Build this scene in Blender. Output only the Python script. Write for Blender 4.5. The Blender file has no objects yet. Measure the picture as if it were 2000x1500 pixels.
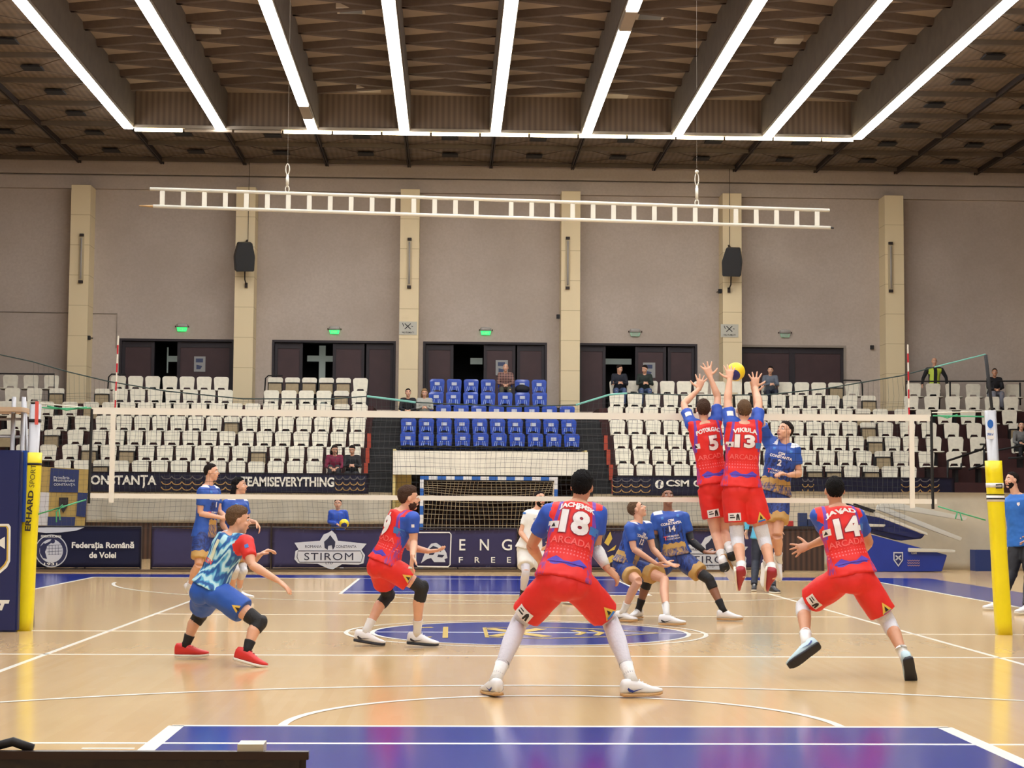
import bpy, bmesh, math, random
import numpy as np
from mathutils import Vector, Matrix, noise
from mathutils.bvhtree import BVHTree
random.seed(7)
SC = bpy.context.scene
COL = SC.collection
V = Vector
# ---------------------------------------------------------------- camera
CAMP = V((-0.7387, -19.349, 1.4125)); YAW, PIT, ROL, FPX = 0.035328, 0.070896, 0.0067151, 3355.1
cF = V((math.sin(YAW)*math.cos(PIT), math.cos(YAW)*math.cos(PIT), math.sin(PIT)))
cR0 = V((math.cos(YAW), -math.sin(YAW), 0)); cU0 = cR0.cross(cF)
cR = cR0*math.cos(ROL) + cU0*math.sin(ROL); cU = cU0*math.cos(ROL) - cR0*math.sin(ROL)
cam_d = bpy.data.cameras.new('camera'); cam = bpy.data.objects.new('camera', cam_d); COL.objects.link(cam)
cam_d.sensor_width = 36; cam_d.lens = 36*FPX/2000; cam_d.clip_end = 300
M = Matrix((cR, cU, -cF)).transposed().to_4x4(); M.translation = CAMP
cam.matrix_world = M
SC.camera = cam
# world, exposure
w = bpy.data.worlds.new('world'); SC.world = w; w.use_nodes = True
w.node_tree.nodes['Background'].inputs[0].default_value = (0.5, 0.48, 0.46, 1)
w.node_tree.nodes['Background'].inputs[1].default_value = 0.06
SC.view_settings.view_transform = 'Standard'
SC.view_settings.look = 'None'
SC.view_settings.exposure = 0.0
SC.view_settings.gamma = 1
SC.view_settings.use_curve_mapping = False
LAMP = 27.0          # radiance of the ceiling fluorescents

def ray(px, py): return cF + cR*((px-1000)/FPX) - cU*((py-750)/FPX)
def at(px, py, Y):
    d = ray(px, py); return CAMP + d*((Y-CAMP.y)/d.y)
def atz(px, py, Z):
    d = ray(px, py); return CAMP + d*((Z-CAMP.z)/d.z)

# ---------------------------------------------------------------- materials
def lin(c):
    return tuple(((x/255)/12.92 if x/255 <= 0.04045 else ((x/255+0.055)/1.055)**2.4) for x in c)
MATS = {}
def mat(name, col, rough=0.6, metal=0.0, var=0.0, scale=8.0, bump=0.0, bscale=60.0, emit=None, coat=0.0, spec=0.5):
    if name in MATS: return MATS[name]
    m = bpy.data.materials.new(name); m.use_nodes = True; nt = m.node_tree
    b = nt.nodes['Principled BSDF']
    c = lin(col)+(1,)
    b.inputs['Base Color'].default_value = c; b.inputs['Roughness'].default_value = rough
    b.inputs['Metallic'].default_value = metal; b.inputs['Specular IOR Level'].default_value = spec
    b.inputs['Coat Weight'].default_value = coat
    if emit:
        b.inputs['Emission Color'].default_value = lin(emit[0])+(1,); b.inputs['Emission Strength'].default_value = emit[1]
    if var > 0 or bump > 0:
        tc = nt.nodes.new('ShaderNodeTexCoord')
    if var > 0:
        n = nt.nodes.new('ShaderNodeTexNoise'); n.inputs['Scale'].default_value = scale; n.inputs['Detail'].default_value = 3
        nt.links.new(tc.outputs['Object'], n.inputs['Vector'])
        r = nt.nodes.new('ShaderNodeMapRange'); r.inputs[1].default_value = 0.3; r.inputs[2].default_value = 0.7
        r.inputs[3].default_value = 1-var; r.inputs[4].default_value = 1+var*0.6
        nt.links.new(n.outputs[0], r.inputs[0])
        mx = nt.nodes.new('ShaderNodeMix'); mx.data_type = 'RGBA'; mx.blend_type = 'MULTIPLY'; mx.inputs[0].default_value = 1
        mx.inputs[6].default_value = c; nt.links.new(r.outputs[0], mx.inputs[7])
        nt.links.new(mx.outputs[2], b.inputs['Base Color'])
    if bump > 0:
        n2 = nt.nodes.new('ShaderNodeTexNoise'); n2.inputs['Scale'].default_value = bscale
        nt.links.new(tc.outputs['Object'], n2.inputs['Vector'])
        bp = nt.nodes.new('ShaderNodeBump'); bp.inputs['Strength'].default_value = bump; bp.inputs['Distance'].default_value = 0.02
        nt.links.new(n2.outputs[0], bp.inputs['Height']); nt.links.new(bp.outputs[0], b.inputs['Normal'])
    MATS[name] = m
    return m

class NB:      # small node builder
    def __init__(s, name, rough=0.6):
        s.m = bpy.data.materials.new(name); s.m.use_nodes = True; s.nt = s.m.node_tree
        s.b = s.nt.nodes['Principled BSDF']; s.b.inputs['Roughness'].default_value = rough; MATS[name] = s.m
    def n(s, t, **kw):
        x = s.nt.nodes.new(t)
        for k, v in kw.items(): setattr(x, k, v)
        return x
    def l(s, a, b): s.nt.links.new(a, b)
    def val(s, a, sock):
        if hasattr(a, 'is_output') or isinstance(a, bpy.types.NodeSocket): s.l(a, sock)
        else: sock.default_value = a
    def math(s, op, a, b=0.0, c=None):
        x = s.n('ShaderNodeMath', operation=op); s.val(a, x.inputs[0]); s.val(b, x.inputs[1])
        if c is not None: s.val(c, x.inputs[2])
        return x.outputs[0]
    def mix(s, f, a, b, mode='MIX'):
        x = s.n('ShaderNodeMix', data_type='RGBA', blend_type=mode)
        s.val(f, x.inputs[0])
        for v, i in ((a, 6), (b, 7)):
            if isinstance(v, tuple): x.inputs[i].default_value = lin(v)+(1,)
            else: s.l(v, x.inputs[i])
        return x.outputs[2]
    def attr(s, name):
        x = s.n('ShaderNodeAttribute', attribute_name=name); return x
    def sep(s, v):
        x = s.n('ShaderNodeSeparateXYZ'); s.l(v, x.inputs[0]); return x.outputs
    def noise(s, vec, scale, detail=2, dist=0.0):
        x = s.n('ShaderNodeTexNoise'); x.inputs['Scale'].default_value = scale; x.inputs['Detail'].default_value = detail
        x.inputs['Distortion'].default_value = dist; s.l(vec, x.inputs['Vector']); return x.outputs[0]
    def rng(s, v, a, b, c=0.0, d=1.0):
        x = s.n('ShaderNodeMapRange'); s.l(v, x.inputs[0])
        for i, q in enumerate((a, b, c, d)): x.inputs[i+1].default_value = q
        return x.outputs[0]
    def done(s, color): s.l(color, s.b.inputs['Base Color']); return s.m

# ---------------------------------------------------------------- mesh helpers
def new_obj(name, me, m=None, parent=None):
    o = bpy.data.objects.new(name, me); COL.objects.link(o)
    if m is not None:
        ms = m if isinstance(m, (list, tuple)) else [m]
        if len(me.materials) == 0:
            for x in ms: me.materials.append(x)
    if parent is not None: o.parent = parent; o.matrix_parent_inverse = Matrix.Translation(-parent.location) if parent.rotation_euler.z == 0 else parent.matrix_basis.inverted()
    return o
def obj(name, bm, m, parent=None, smooth=False, local=False):
    me = bpy.data.meshes.new(name); bmesh.ops.recalc_face_normals(bm, faces=bm.faces); bm.to_mesh(me); bm.free()
    if smooth: me.shade_smooth()
    o = new_obj(name, me, m, parent)
    if local and parent is not None: o.matrix_parent_inverse = Matrix.Identity(4)
    return o
def tag(o, label=None, cat=None, group=None, kind=None):
    if label:
        o['label'] = label
    if cat: o['category'] = cat
    if group: o['group'] = group
    if kind: o['kind'] = kind
    return o
def empty(name, loc, label=None, cat=None, group=None, rotz=0):
    o = bpy.data.objects.new(name, None); COL.objects.link(o); o.location = loc; o.rotation_euler = (0, 0, rotz)
    o.empty_display_size = 0.1
    return tag(o, label, cat, group)
def struct(name, bm, m, smooth=False):
    return tag(obj(name, bm, m, None, smooth), kind='structure')
def box(bm, x0, x1, y0, y1, z0, z1, mi=0):
    vs = [bm.verts.new((x, y, z)) for x in (x0, x1) for y in (y0, y1) for z in (z0, z1)]
    for f in ((0,1,3,2),(4,6,7,5),(0,4,5,1),(2,3,7,6),(0,2,6,4),(1,5,7,3)):
        fc = bm.faces.new([vs[i] for i in f]); fc.material_index = mi
    return vs
def frame(d):
    d = d.normalized(); a = V((0,0,1)) if abs(d.z) < 0.9 else V((1,0,0))
    u = a.cross(d).normalized(); return u, d.cross(u)
def tube(bm, pts, rad, seg=8, cap=True, mi=0):
    pts = [V(p) for p in pts]; n = len(pts)
    if not isinstance(rad, (list, tuple)): rad = [rad]*n
    u, v = frame(pts[1]-pts[0]); rings = []
    for i, p in enumerate(pts):
        t = (pts[min(i+1, n-1)]-pts[max(i-1, 0)]).normalized()
        u = (u - t*u.dot(t)).normalized(); v = t.cross(u)
        rings.append([bm.verts.new(p + (u*math.cos(a)+v*math.sin(a))*rad[i]) for a in (2*math.pi*k/seg for k in range(seg))])
    for a, b in zip(rings, rings[1:]):
        for k in range(seg):
            bm.faces.new((a[k], a[(k+1)%seg], b[(k+1)%seg], b[k])).material_index = mi
    if cap:
        bm.faces.new(rings[0][::-1]).material_index = mi; bm.faces.new(rings[-1]).material_index = mi
def loft(bm, secs, seg=16, cap=True, power=2.0, mi=0):
    """secs: (centre, axisU, axisV, ru, rv)"""
    rings = []
    for c, u, v, ru, rv in secs:
        r = []
        for k in range(seg):
            a = 2*math.pi*(k+0.5)/seg; ca, sa = math.cos(a), math.sin(a)
            ca = math.copysign(abs(ca)**(2/power), ca); sa = math.copysign(abs(sa)**(2/power), sa)
            r.append(bm.verts.new(c+u*(ca*ru)+v*(sa*rv)))
        rings.append(r)
    for a, b in zip(rings, rings[1:]):
        for k in range(seg): bm.faces.new((a[k], a[(k+1)%seg], b[(k+1)%seg], b[k])).material_index = mi
    if cap: bm.faces.new(rings[0][::-1]).material_index = mi; bm.faces.new(rings[-1]).material_index = mi
def ellipsoid(bm, c, R, F, U, r, f, u, seg=16, rings=10, fn=None):
    top = bm.verts.new(c+U*u); bot = bm.verts.new(c-U*u); rows = []
    for i in range(1, rings):
        th = math.pi*i/rings; row = []
        for k in range(seg):
            a = 2*math.pi*k/seg
            row.append(bm.verts.new(c + R*(r*math.sin(th)*math.cos(a)) + F*(f*math.sin(th)*math.sin(a)) + U*(u*math.cos(th))))
        rows.append(row)
    for k in range(seg):
        bm.faces.new((top, rows[0][k], rows[0][(k+1)%seg])); bm.faces.new((bot, rows[-1][(k+1)%seg], rows[-1][k]))
    for a, b in zip(rows, rows[1:]):
        for k in range(seg): bm.faces.new((a[k], b[k], b[(k+1)%seg], a[(k+1)%seg]))
def ball(bm, c, r, seg=12, rings=8): ellipsoid(bm, V(c), V((1,0,0)), V((0,1,0)), V((0,0,1)), r, r, r, seg, rings)
def prism(bm, poly, y0, y1, mi=0):
    """poly in (x,z), extruded along Y"""
    a = [bm.verts.new((x, y0, z)) for x, z in poly]; b = [bm.verts.new((x, y1, z)) for x, z in poly]; n = len(poly)
    bm.faces.new(a).material_index = mi; bm.faces.new(b[::-1]).material_index = mi
    for i in range(n): bm.faces.new((a[i], b[i], b[(i+1)%n], a[(i+1)%n])).material_index = mi
def slab(bm, poly, z0, z1, mi=0):
    a = [bm.verts.new((x, y, z0)) for x, y in poly]; b = [bm.verts.new((x, y, z1)) for x, y in poly]; n = len(poly)
    bm.faces.new(a[::-1]).material_index = mi; bm.faces.new(b).material_index = mi
    for i in range(n): bm.faces.new((a[i], a[(i+1)%n], b[(i+1)%n], b[i])).material_index = mi
def copy_tree(o, parent=None):
    c = o.copy(); COL.objects.link(c); c.parent = parent
    for ch in o.children: copy_tree(ch, c)
    return c
def evaluated(me, mods):
    o = bpy.data.objects.new('tmp', me); COL.objects.link(o)
    for t, kw in mods:
        md = o.modifiers.new(t, t)
        for k, v in kw.items(): setattr(md, k, v)
    dg = bpy.context.evaluated_depsgraph_get(); dg.update()
    r = bpy.data.meshes.new_from_object(o.evaluated_get(dg)); bpy.data.objects.remove(o); return r
def remesh(bm, vox, it=3, fac=0.5):
    bmesh.ops.recalc_face_normals(bm, faces=bm.faces)
    me = bpy.data.meshes.new('tmp'); bm.to_mesh(me); bm.free()
    r = evaluated(me, [('REMESH', dict(mode='VOXEL', voxel_size=vox)), ('SMOOTH', dict(factor=fac, iterations=it))])
    bpy.data.meshes.remove(me); r.shade_smooth(); return r
TXT = {}
def text_bm(s, size, bold=0.0, spacing=1.0, lean=0.0, width=1.0):
    """flat text centred on the origin in the XY plane, as (verts, faces)"""
    k = (s, bold, spacing, lean)
    if k not in TXT:
        cu = bpy.data.curves.new('t', 'FONT'); cu.body = s; cu.size = 1; cu.offset = bold; cu.space_character = spacing; cu.shear = lean
        cu.align_x = 'CENTER'; cu.resolution_u = 3
        o = bpy.data.objects.new('t', cu); COL.objects.link(o)
        dg = bpy.context.evaluated_depsgraph_get(); dg.update()
        me = bpy.data.meshes.new_from_object(o.evaluated_get(dg)); bpy.data.objects.remove(o); bpy.data.curves.remove(cu)
        vs = [tuple(v.co) for v in me.vertices]; fs = [tuple(p.vertices) for p in me.polygons]; bpy.data.meshes.remove(me)
        xs = [v[0] for v in vs]; ys = [v[1] for v in vs]; cx = (min(xs)+max(xs))/2; cy = (min(ys)+max(ys))/2
        TXT[k] = ([(v[0]-cx, v[1]-cy) for v in vs], fs, max(xs)-min(xs), max(ys)-min(ys))
    vs, fs, wd, ht = TXT[k]
    sc = size/ht                      # size = full height of the writing
    return [(x*sc*width, y*sc) for x, y in vs], fs
def flat_text(name, s, size, c, ax, ay, m, parent, bold=0.0, spacing=1.0, width=1.0, lean=0.0, fit=None):
    vs, fs = text_bm(s, size, bold, spacing, lean, width)
    if fit:
        wd = max(v[0] for v in vs)-min(v[0] for v in vs); k = fit/wd; vs = [(x*k, y) for x, y in vs]
    n = ax.cross(ay); bm = bmesh.new(); bv = [bm.verts.new(c+ax*x+ay*y+n*0.006) for x, y in vs]
    for f in fs:
        try: bm.faces.new([bv[i] for i in f])
        except ValueError: pass
    return obj(name, bm, m, parent)
def flat_poly(name, polys, c, ax, ay, m, parent, lift=0.005):
    n = ax.cross(ay); bm = bmesh.new()
    for p in polys: bm.faces.new([bm.verts.new(c+ax*x+ay*y+n*lift) for x, y in p])
    return obj(name, bm, m, parent)
def stroke(pts, wd, closed=False):
    """2-D ribbon quads along a polyline"""
    P = [V((p[0], p[1])) for p in pts]; n = len(P); L = []; 
    for i in range(n):
        a = P[(i-1) % n] if closed or i > 0 else P[i]; b = P[(i+1) % n] if closed or i < n-1 else P[i]
        t = (b-a).normalized(); nn = V((-t.y, t.x)); L.append((P[i]+nn*wd/2, P[i]-nn*wd/2))
    out = []
    for i in range(n if closed else n-1):
        a, b = L[i], L[(i+1) % n]; out.append([tuple(a[1]), tuple(b[1]), tuple(b[0]), tuple(a[0])])
    return out
def circ(r, cx=0, cy=0, n=24, ry=None): return [(cx+r*math.cos(2*math.pi*k/n), cy+(ry or r)*math.sin(2*math.pi*k/n)) for k in range(n)]
XA, YA, ZA = V((1,0,0)), V((0,1,0)), V((0,0,1))
# ================================================================ HALL
m_beam = mat('ceiling_beam_wood', (98,86,72), 0.8, var=0.15, scale=3)
m_panel = mat('ceiling_panel', (158,138,114), 0.85, var=0.12, scale=2)
m_rib = mat('ceiling_rib', (94,78,64), 0.85, var=0.1)
m_dark = mat('dark_brown_metal', (48,36,30), 0.7)
m_grille = mat('grille_black', (26,24,26), 0.7)
def corrugated(name, c1, c2, axis='X', per=0.12):
    b = NB(name, 0.85); tc = b.n('ShaderNodeTexCoord'); s = b.sep(tc.outputs['Object'])
    w_ = b.math('PINGPONG', s[{'X':0,'Y':1,'Z':2}[axis]], per/2); f = b.rng(w_, 0, per/2)
    n = b.noise(tc.outputs['Object'], 1.5)
    col = b.mix(f, c1, c2); b.l(b.rng(n, 0.3, 0.7, 0.35, 0.75), b.b.inputs['Roughness'])
    return b.done(col)
m_corr = corrugated('corrugated_brown_sheet', (132,114,94), (104,88,72), 'X', 0.16)
# floor boards
b = NB('wood_floor', 0.16); tc = b.n('ShaderNodeTexCoord'); mp = b.n('ShaderNodeMapping'); mp.inputs['Scale'].default_value = (1/0.4, 1/1.6, 1)
b.l(tc.outputs['Object'], mp.inputs[0])
br = b.n('ShaderNodeTexBrick'); br.inputs['Scale'].default_value = 1.0; br.inputs['Brick Width'].default_value = 1.0; br.inputs['Row Height'].default_value = 1.0
mp2 = b.n('ShaderNodeMapping'); mp2.inputs['Rotation'].default_value = (0, 0, math.pi/2); mp2.inputs['Scale'].default_value = (1,1,1)
b.l(tc.outputs['Object'], mp2.inputs[0]); b.l(mp2.outputs[0], br.inputs['Vector'])
br.inputs['Brick Width'].default_value = 1.7; br.inputs['Row Height'].default_value = 0.07; br.inputs['Mortar Size'].default_value = 0.0
br.inputs['Color1'].default_value = lin((210,178,130))+(1,); br.inputs['Color2'].default_value = lin((206,172,122))+(1,); br.inputs['Mortar'].default_value = lin((178,146,108))+(1,)
gr = b.noise(mp.outputs[0], 2.0, 4, 0.5)
big = b.noise(tc.outputs['Object'], 0.35, 3)
c1 = b.mix(b.rng(gr, 0.3, 0.7, 0.0, 0.3), br.outputs['Color'], (192,157,110))
c2 = b.mix(b.rng(big, 0.35, 0.65, 0.0, 0.3), c1, (220,194,150))
b.b.inputs['Roughness'].default_value = 0.15; b.b.inputs['Specular IOR Level'].default_value = 0.5
m_floor = b.done(c2)
bm = bmesh.new(); box(bm, -24, 24, -24, 36, -0.2, 0.0)
floor = struct('floor', bm, m_floor)
m_fblue = mat('floor_blue_paint', (12,44,140), 0.15, spec=0.42)
m_line = mat('floor_white_paint', (232,232,222), 0.25)
m_gold = mat('floor_gold_paint', (205,175,80), 0.25)
def fl(name, bm, m):
    o = obj(name, bm, m, floor); return o
def rect(name, x0, x1, y0, y1, z, m):
    bm = bmesh.new(); slab(bm, [(x0,y0),(x1,y0),(x1,y1),(x0,y1)], 0.0, z); return fl(name, bm, m)
# painted surround
OX = -0.02
rect('blue_border', -9.6, -7.55, -24, 15.5, 0.001, m_fblue)
rect('blue_border', 7.5, 9.0, -16, 15.5, 0.001, m_fblue)
rect('blue_border', -7.55, 7.5, 14.0, 15.5, 0.001, m_fblue)
rect('blue_key_area', -2.45, 2.45, -14, -8.2, 0.001, m_fblue)
rect('blue_key_area', -2.45, 2.45, 8.2, 14.0, 0.001, m_fblue)
def ring(name, cx, cy, r0, r1, a0, a1, z, m, n=72):
    bm = bmesh.new(); prev = None
    for i in range(n+1):
        a = math.radians(a0+(a1-a0)*i/n); p = (bm.verts.new((cx+r0*math.cos(a), cy+r0*math.sin(a), z)), bm.verts.new((cx+r1*math.cos(a), cy+r1*math.sin(a), z)))
        if prev: bm.faces.new((prev[0], prev[1], p[1], p[0]))
        prev = p
    return fl(name, bm, m)
bm = bmesh.new(); slab(bm, circ(1.75, 0.17, 0.0, 64), 0.0, 0.001); fl('centre_disc', bm, m_fblue)
for nm, x0, x1, y0, y1 in (('end_line',-4.5,4.5,-9.03,-8.98),('end_line',-4.5,4.5,8.97,9.02),('attack_line',-7,7,-3.03,-2.97),('attack_line',-4.5,4.5,2.97,3.03),
        ('centre_line',-7.5,7.5,-0.025,0.025),('side_line',-4.53,-4.48,-9,9),('side_line',4.48,4.53,-9,9),
        ('key_line',-2.5,2.5,-8.23,-8.17),('key_line',-2.52,-2.42,-14,-8.2),('key_line',2.42,2.52,-14,-8.2),
        ('key_line',-2.5,2.5,8.17,8.23),('key_line',-2.5,-2.45,8.2,14),('key_line',2.45,2.5,8.2,14),
        ('boundary_line',-7.55,7.55,13.97,14.03),('boundary_line',-7.58,-7.52,-14,14),('boundary_line',7.47,7.53,-14,14)):
    rect(nm, x0, x1, y0, y1, 0.0025 if nm != 'end_line' else 0.0026, m_line)
rect('end_line', -12, 12, -9.035, -8.985, 0.0024, m_line)
rect('corner_tick', -2.85, -2.55, -9.25, -9.21, 0.0024, m_line); rect('corner_tick', 2.75, 3.1, -9.3, -9.26, 0.0024, m_line)
ring('centre_circle', 0.12, 0, 1.98, 2.03, 0, 360, 0.0027, m_line); ring('centre_circle', 0.17, 0, 1.74, 1.79, 0, 360, 0.0027, m_line)
ring('free_throw_arc', 0.0, -8.2, 1.77, 1.83, 0, 180, 0.0027, m_line)
ring('free_throw_arc', 0.0, 8.2, 1.77, 1.83, 180, 360, 0.0027, m_line)
ring('three_point_arc', 0, -12.425, 6.72, 6.78, 5, 175, 0.0028, m_line)
ring('three_point_arc', 0, 12.425, 6.72, 6.78, 185, 355, 0.0028, m_line)
# the crest painted on the centre disc, seen lying sideways: shield outline, crossed strokes, waves
polys = []
sh = [(-0.75,0.55),(-0.1,0.62),(0.55,0.45),(1.2,0.0),(0.55,-0.45),(-0.1,-0.62),(-0.75,-0.55)]
polys += stroke([(x+0.25,y) for x, y in sh], 0.05, True)
polys += stroke([(-0.45,0.45),(0.15,-0.45)], 0.16)+stroke([(-0.45,-0.45),(0.15,0.45)], 0.16)
polys += stroke([(-0.95,-0.62),(-0.95,0.62)], 0.06)+stroke([(-1.1,-0.55),(-1.28,-0.5),(-1.28,0.0)], 0.10)+stroke([(-1.1,0.55),(-1.28,0.5)], 0.10)
polys += stroke([(0.5,0.25),(0.6,0.0),(0.5,-0.25)], 0.07)+stroke([(0.7,0.3),(0.8,0.0),(0.7,-0.3)], 0.07)+stroke([(0.92,0.2),(1.0,0.0),(0.92,-0.2)], 0.06)
bm = bmesh.new()
for p in polys: bm.faces.new([bm.verts.new((x+0.17, y*1.35, 0.0032)) for x, y in p])
fl('painted_crest', bm, m_gold)

# walls
b = NB('back_wall_plaster', 0.9); tc = b.n('ShaderNodeTexCoord')
n1 = b.noise(tc.outputs['Object'], 0.5, 4); n2 = b.noise(tc.outputs['Object'], 14, 2)
c = b.mix(b.rng(n1, 0.3, 0.7), (176,163,150), (192,180,168)); c = b.mix(b.rng(n2, 0.3, 0.7, 0, 0.35), c, (166,152,138)); m_wall = b.done(c)
m_pillar = NB('cream_tile_pillar', 0.6); tc = m_pillar.n('ShaderNodeTexCoord'); s = m_pillar.sep(tc.outputs['Object'])
j = m_pillar.math('LESS_THAN', m_pillar.math('MODULO', s[2], 0.92), 0.02)
m_pillar = m_pillar.done(m_pillar.mix(j, (226,208,168), (196,176,136)))
m_door = mat('dark_purple_door', (62,40,42), 0.6, var=0.12, scale=3)
m_frame = mat('door_frame_dark', (34,26,32), 0.6)
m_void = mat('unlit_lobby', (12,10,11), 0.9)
m_reveal = mat('door_reveal', (150,140,128), 0.8)
YW = 33.4; ZT = 4.33
doors = [(-10.9,-7.4),(-6.25,-2.46),(-1.62,2.2),(3.1,6.86),(8.15,11.5)]
bm = bmesh.new()
xs = [-24.0]
for a, d in doors: xs += [a, d]
xs.append(24.0)
for i in range(0, len(xs), 2): box(bm, xs[i], xs[i+1], YW, YW+0.35, 0, 6.45)
box(bm, -24, 24, YW, YW+0.35, 6.45, 11.9)
for a, d in doors: box(bm, a, d, YW, YW+0.35, 0, ZT)
struct('wall_back', bm, m_wall)
bm = bmesh.new(); box(bm, -24, 24, YW-0.14, YW, 11.05, 11.45); box(bm, -24, 24, YW-0.2, YW, 11.5, 11.95)
struct('trim_1', bm, m_wall)
bm = bmesh.new(); box(bm, -24.3, -24, -24, YW+0.3, 0, 12.6); struct('wall_left', bm, m_wall)
bm = bmesh.new(); box(bm, 24, 24.3, -24, YW+0.3, 0, 12.6); struct('wall_right', bm, m_wall)
bm = bmesh.new(); box(bm, -24, 24, -24.3, -24, 0, 12.6); struct('wall_front', bm, m_wall)
for X in (-17, -12.02, -7.04, -2.05, 2.87, 7.83, 12.85, 17.8):
    bm = bmesh.new(); box(bm, X-0.29, X+0.29, YW-0.75, YW, 3.5, 11.05)
    o = struct('trim_%d' % (int((X+17)/5)+2), bm, m_pillar)
# doorways: recess, leaves
m_glint = mat('lobby_light_panel', (150,158,150), 0.5, emit=((150,160,150), 0.25))
m_paper = mat('notice_paper', (150,150,148), 0.6); m_paperd = mat('notice_print', (60,70,100), 0.6)
for i, (a, d) in enumerate(doors):
    root = tag(empty('door_%d' % (i+1), (a, YW, ZT)), kind='structure')
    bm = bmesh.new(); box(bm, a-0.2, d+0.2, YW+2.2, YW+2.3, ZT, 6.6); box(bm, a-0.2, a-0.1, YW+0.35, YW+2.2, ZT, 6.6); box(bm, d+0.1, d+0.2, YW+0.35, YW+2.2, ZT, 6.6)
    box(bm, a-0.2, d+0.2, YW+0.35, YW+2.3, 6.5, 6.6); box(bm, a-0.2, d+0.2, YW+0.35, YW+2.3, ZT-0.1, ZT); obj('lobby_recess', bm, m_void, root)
    bm = bmesh.new(); t = 0.07
    box(bm, a, a+t, YW-0.02, YW+0.3, ZT, 6.45); box(bm, d-t, d, YW-0.02, YW+0.3, ZT, 6.45); box(bm, a+t, d-t, YW-0.02, YW+0.3, 6.45-t, 6.45)
    obj('door_frame', bm, m_reveal if i in (4,) else m_frame, root)
    W = d-a; segs = [(0.02,0.245,1),(0.245,0.49,0),(0.49,0.745,1),(0.76,0.98,1)]
    if i == 0: segs = [(0.02,0.3,1),(0.3,0.5,0),(0.5,0.98,1)]
    if i == 4: segs = [(0.02,0.5,1),(0.5,0.98,1)]
    for s0, s1, solid in segs:
        x0, x1 = a+W*s0, a+W*s1
        if solid:
            bm = bmesh.new(); box(bm, x0+0.03, x1-0.03, YW+0.12, YW+0.18, ZT, 6.36)
            o = obj('door_leaf', bm, m_door, root)
            bm = bmesh.new()
            for q in (x0, x1-0.09): box(bm, q, q+0.09, YW+0.08, YW+0.2, ZT, 6.37)
            box(bm, x0+0.09, x1-0.09, YW+0.1, YW+0.2, 6.2, 6.37); obj('door_rail', bm, m_frame, o)
        else:
            bm = bmesh.new()
            if i == 1:
                box(bm, x0+0.42, x0+0.62, YW+1.2, YW+1.25, ZT, 6.4); box(bm, x0+0.05, x1-0.05, YW+1.19, YW+1.24, 5.9, 6.08)
            elif i == 0: box(bm, x0+0.2, x1-0.05, YW+1.2, YW+1.25, 5.85, 6.03); box(bm, x0+0.2, x0+0.24, YW+1.2, YW+1.25, 5.5, 6.3)
            elif i == 2: box(bm, x1-0.4, x1-0.02, YW+1.2, YW+1.25, 5.86, 6.06)
            else: box(bm, x0, x1, YW+1.2, YW+1.25, 5.9, 6.08)
            obj('lobby_light_panel', bm, m_glint, root)
for (px, py, wpx, hpx, lab) in ((390,711,22,30,'paper notice taped on the dark door below the leftmost exit lamp'),(980,718,24,30,'paper notice on the dark door behind the man in a checked shirt'),(1268,723,24,30,'paper notice on the dark door behind the two men with a phone')):
    c = at(px, py, YW+0.09); h = hpx*0.0157/2; wd = wpx*0.0157/2
    bm = bmesh.new(); box(bm, c.x-wd, c.x+wd, YW+0.095, YW+0.11, c.z-h, c.z+h); o = obj('paper_notice', bm, m_paper); tag(o, lab, 'notice')
    flat_poly('notice_print', [[(-0.12,0.05),(0.1,0.05),(0.1,0.17),(-0.12,0.17)],[(-0.1,-0.16),(0.02,-0.16),(0.08,-0.06),(-0.1,-0.02)]], V((c.x, YW+0.095, c.z)), XA, ZA, m_paperd, o)
# exit lamps
m_lampwhite = mat('lamp_housing_white', (170,165,158), 0.5); m_green = mat('exit_green_glow', (60,220,120), 0.5, emit=((40,230,110), 1.4)); m_greenoff = mat('exit_green_unlit', (150,190,160), 0.5)
for i, (x, y, on) in enumerate(((355,638,1),(653,643,1),(949,645,1),(1241,648,0),(1534,650,0))):
    c = at(x, y, YW-0.1)
    r = empty('exit_sign', (c.x, YW, c.z), 'emergency exit lamp %s above the %s dark doorway from left' % ('glowing green' if on else 'with unlit face', ('first','second','third','fourth','fifth')[i]), 'exit sign', 'exit lamps above the doorways')
    bm = bmesh.new(); loft(bm, [(V((c.x, YW-0.0, c.z+0.04)), XA, ZA, 0.17, 0.07), (V((c.x, YW-0.10, c.z+0.04)), XA, ZA, 0.15, 0.055)], 12, power=4); obj('housing', bm, m_lampwhite, r, True)
    bm = bmesh.new(); prism(bm, [(c.x-0.16, c.z-0.02),(c.x+0.16, c.z-0.02),(c.x+0.13, c.z-0.14),(c.x-0.13, c.z-0.14)], YW-0.06, YW-0.05); obj('sign_face', bm, m_green if on else m_greenoff, r)
    flat_text('exit_lettering', 'EXIT', 0.07, V((c.x, YW-0.062, c.z-0.08)), XA, ZA, m_lampwhite, r, 0.02)
    bm = bmesh.new(); tube(bm, [(c.x-0.2, YW, c.z), (c.x-0.2, YW-0.08, c.z+0.02)], 0.015); tube(bm, [(c.x+0.2, YW, c.z), (c.x+0.2, YW-0.08, c.z+0.02)], 0.015); obj('bracket', bm, m_dark, r)
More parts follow.
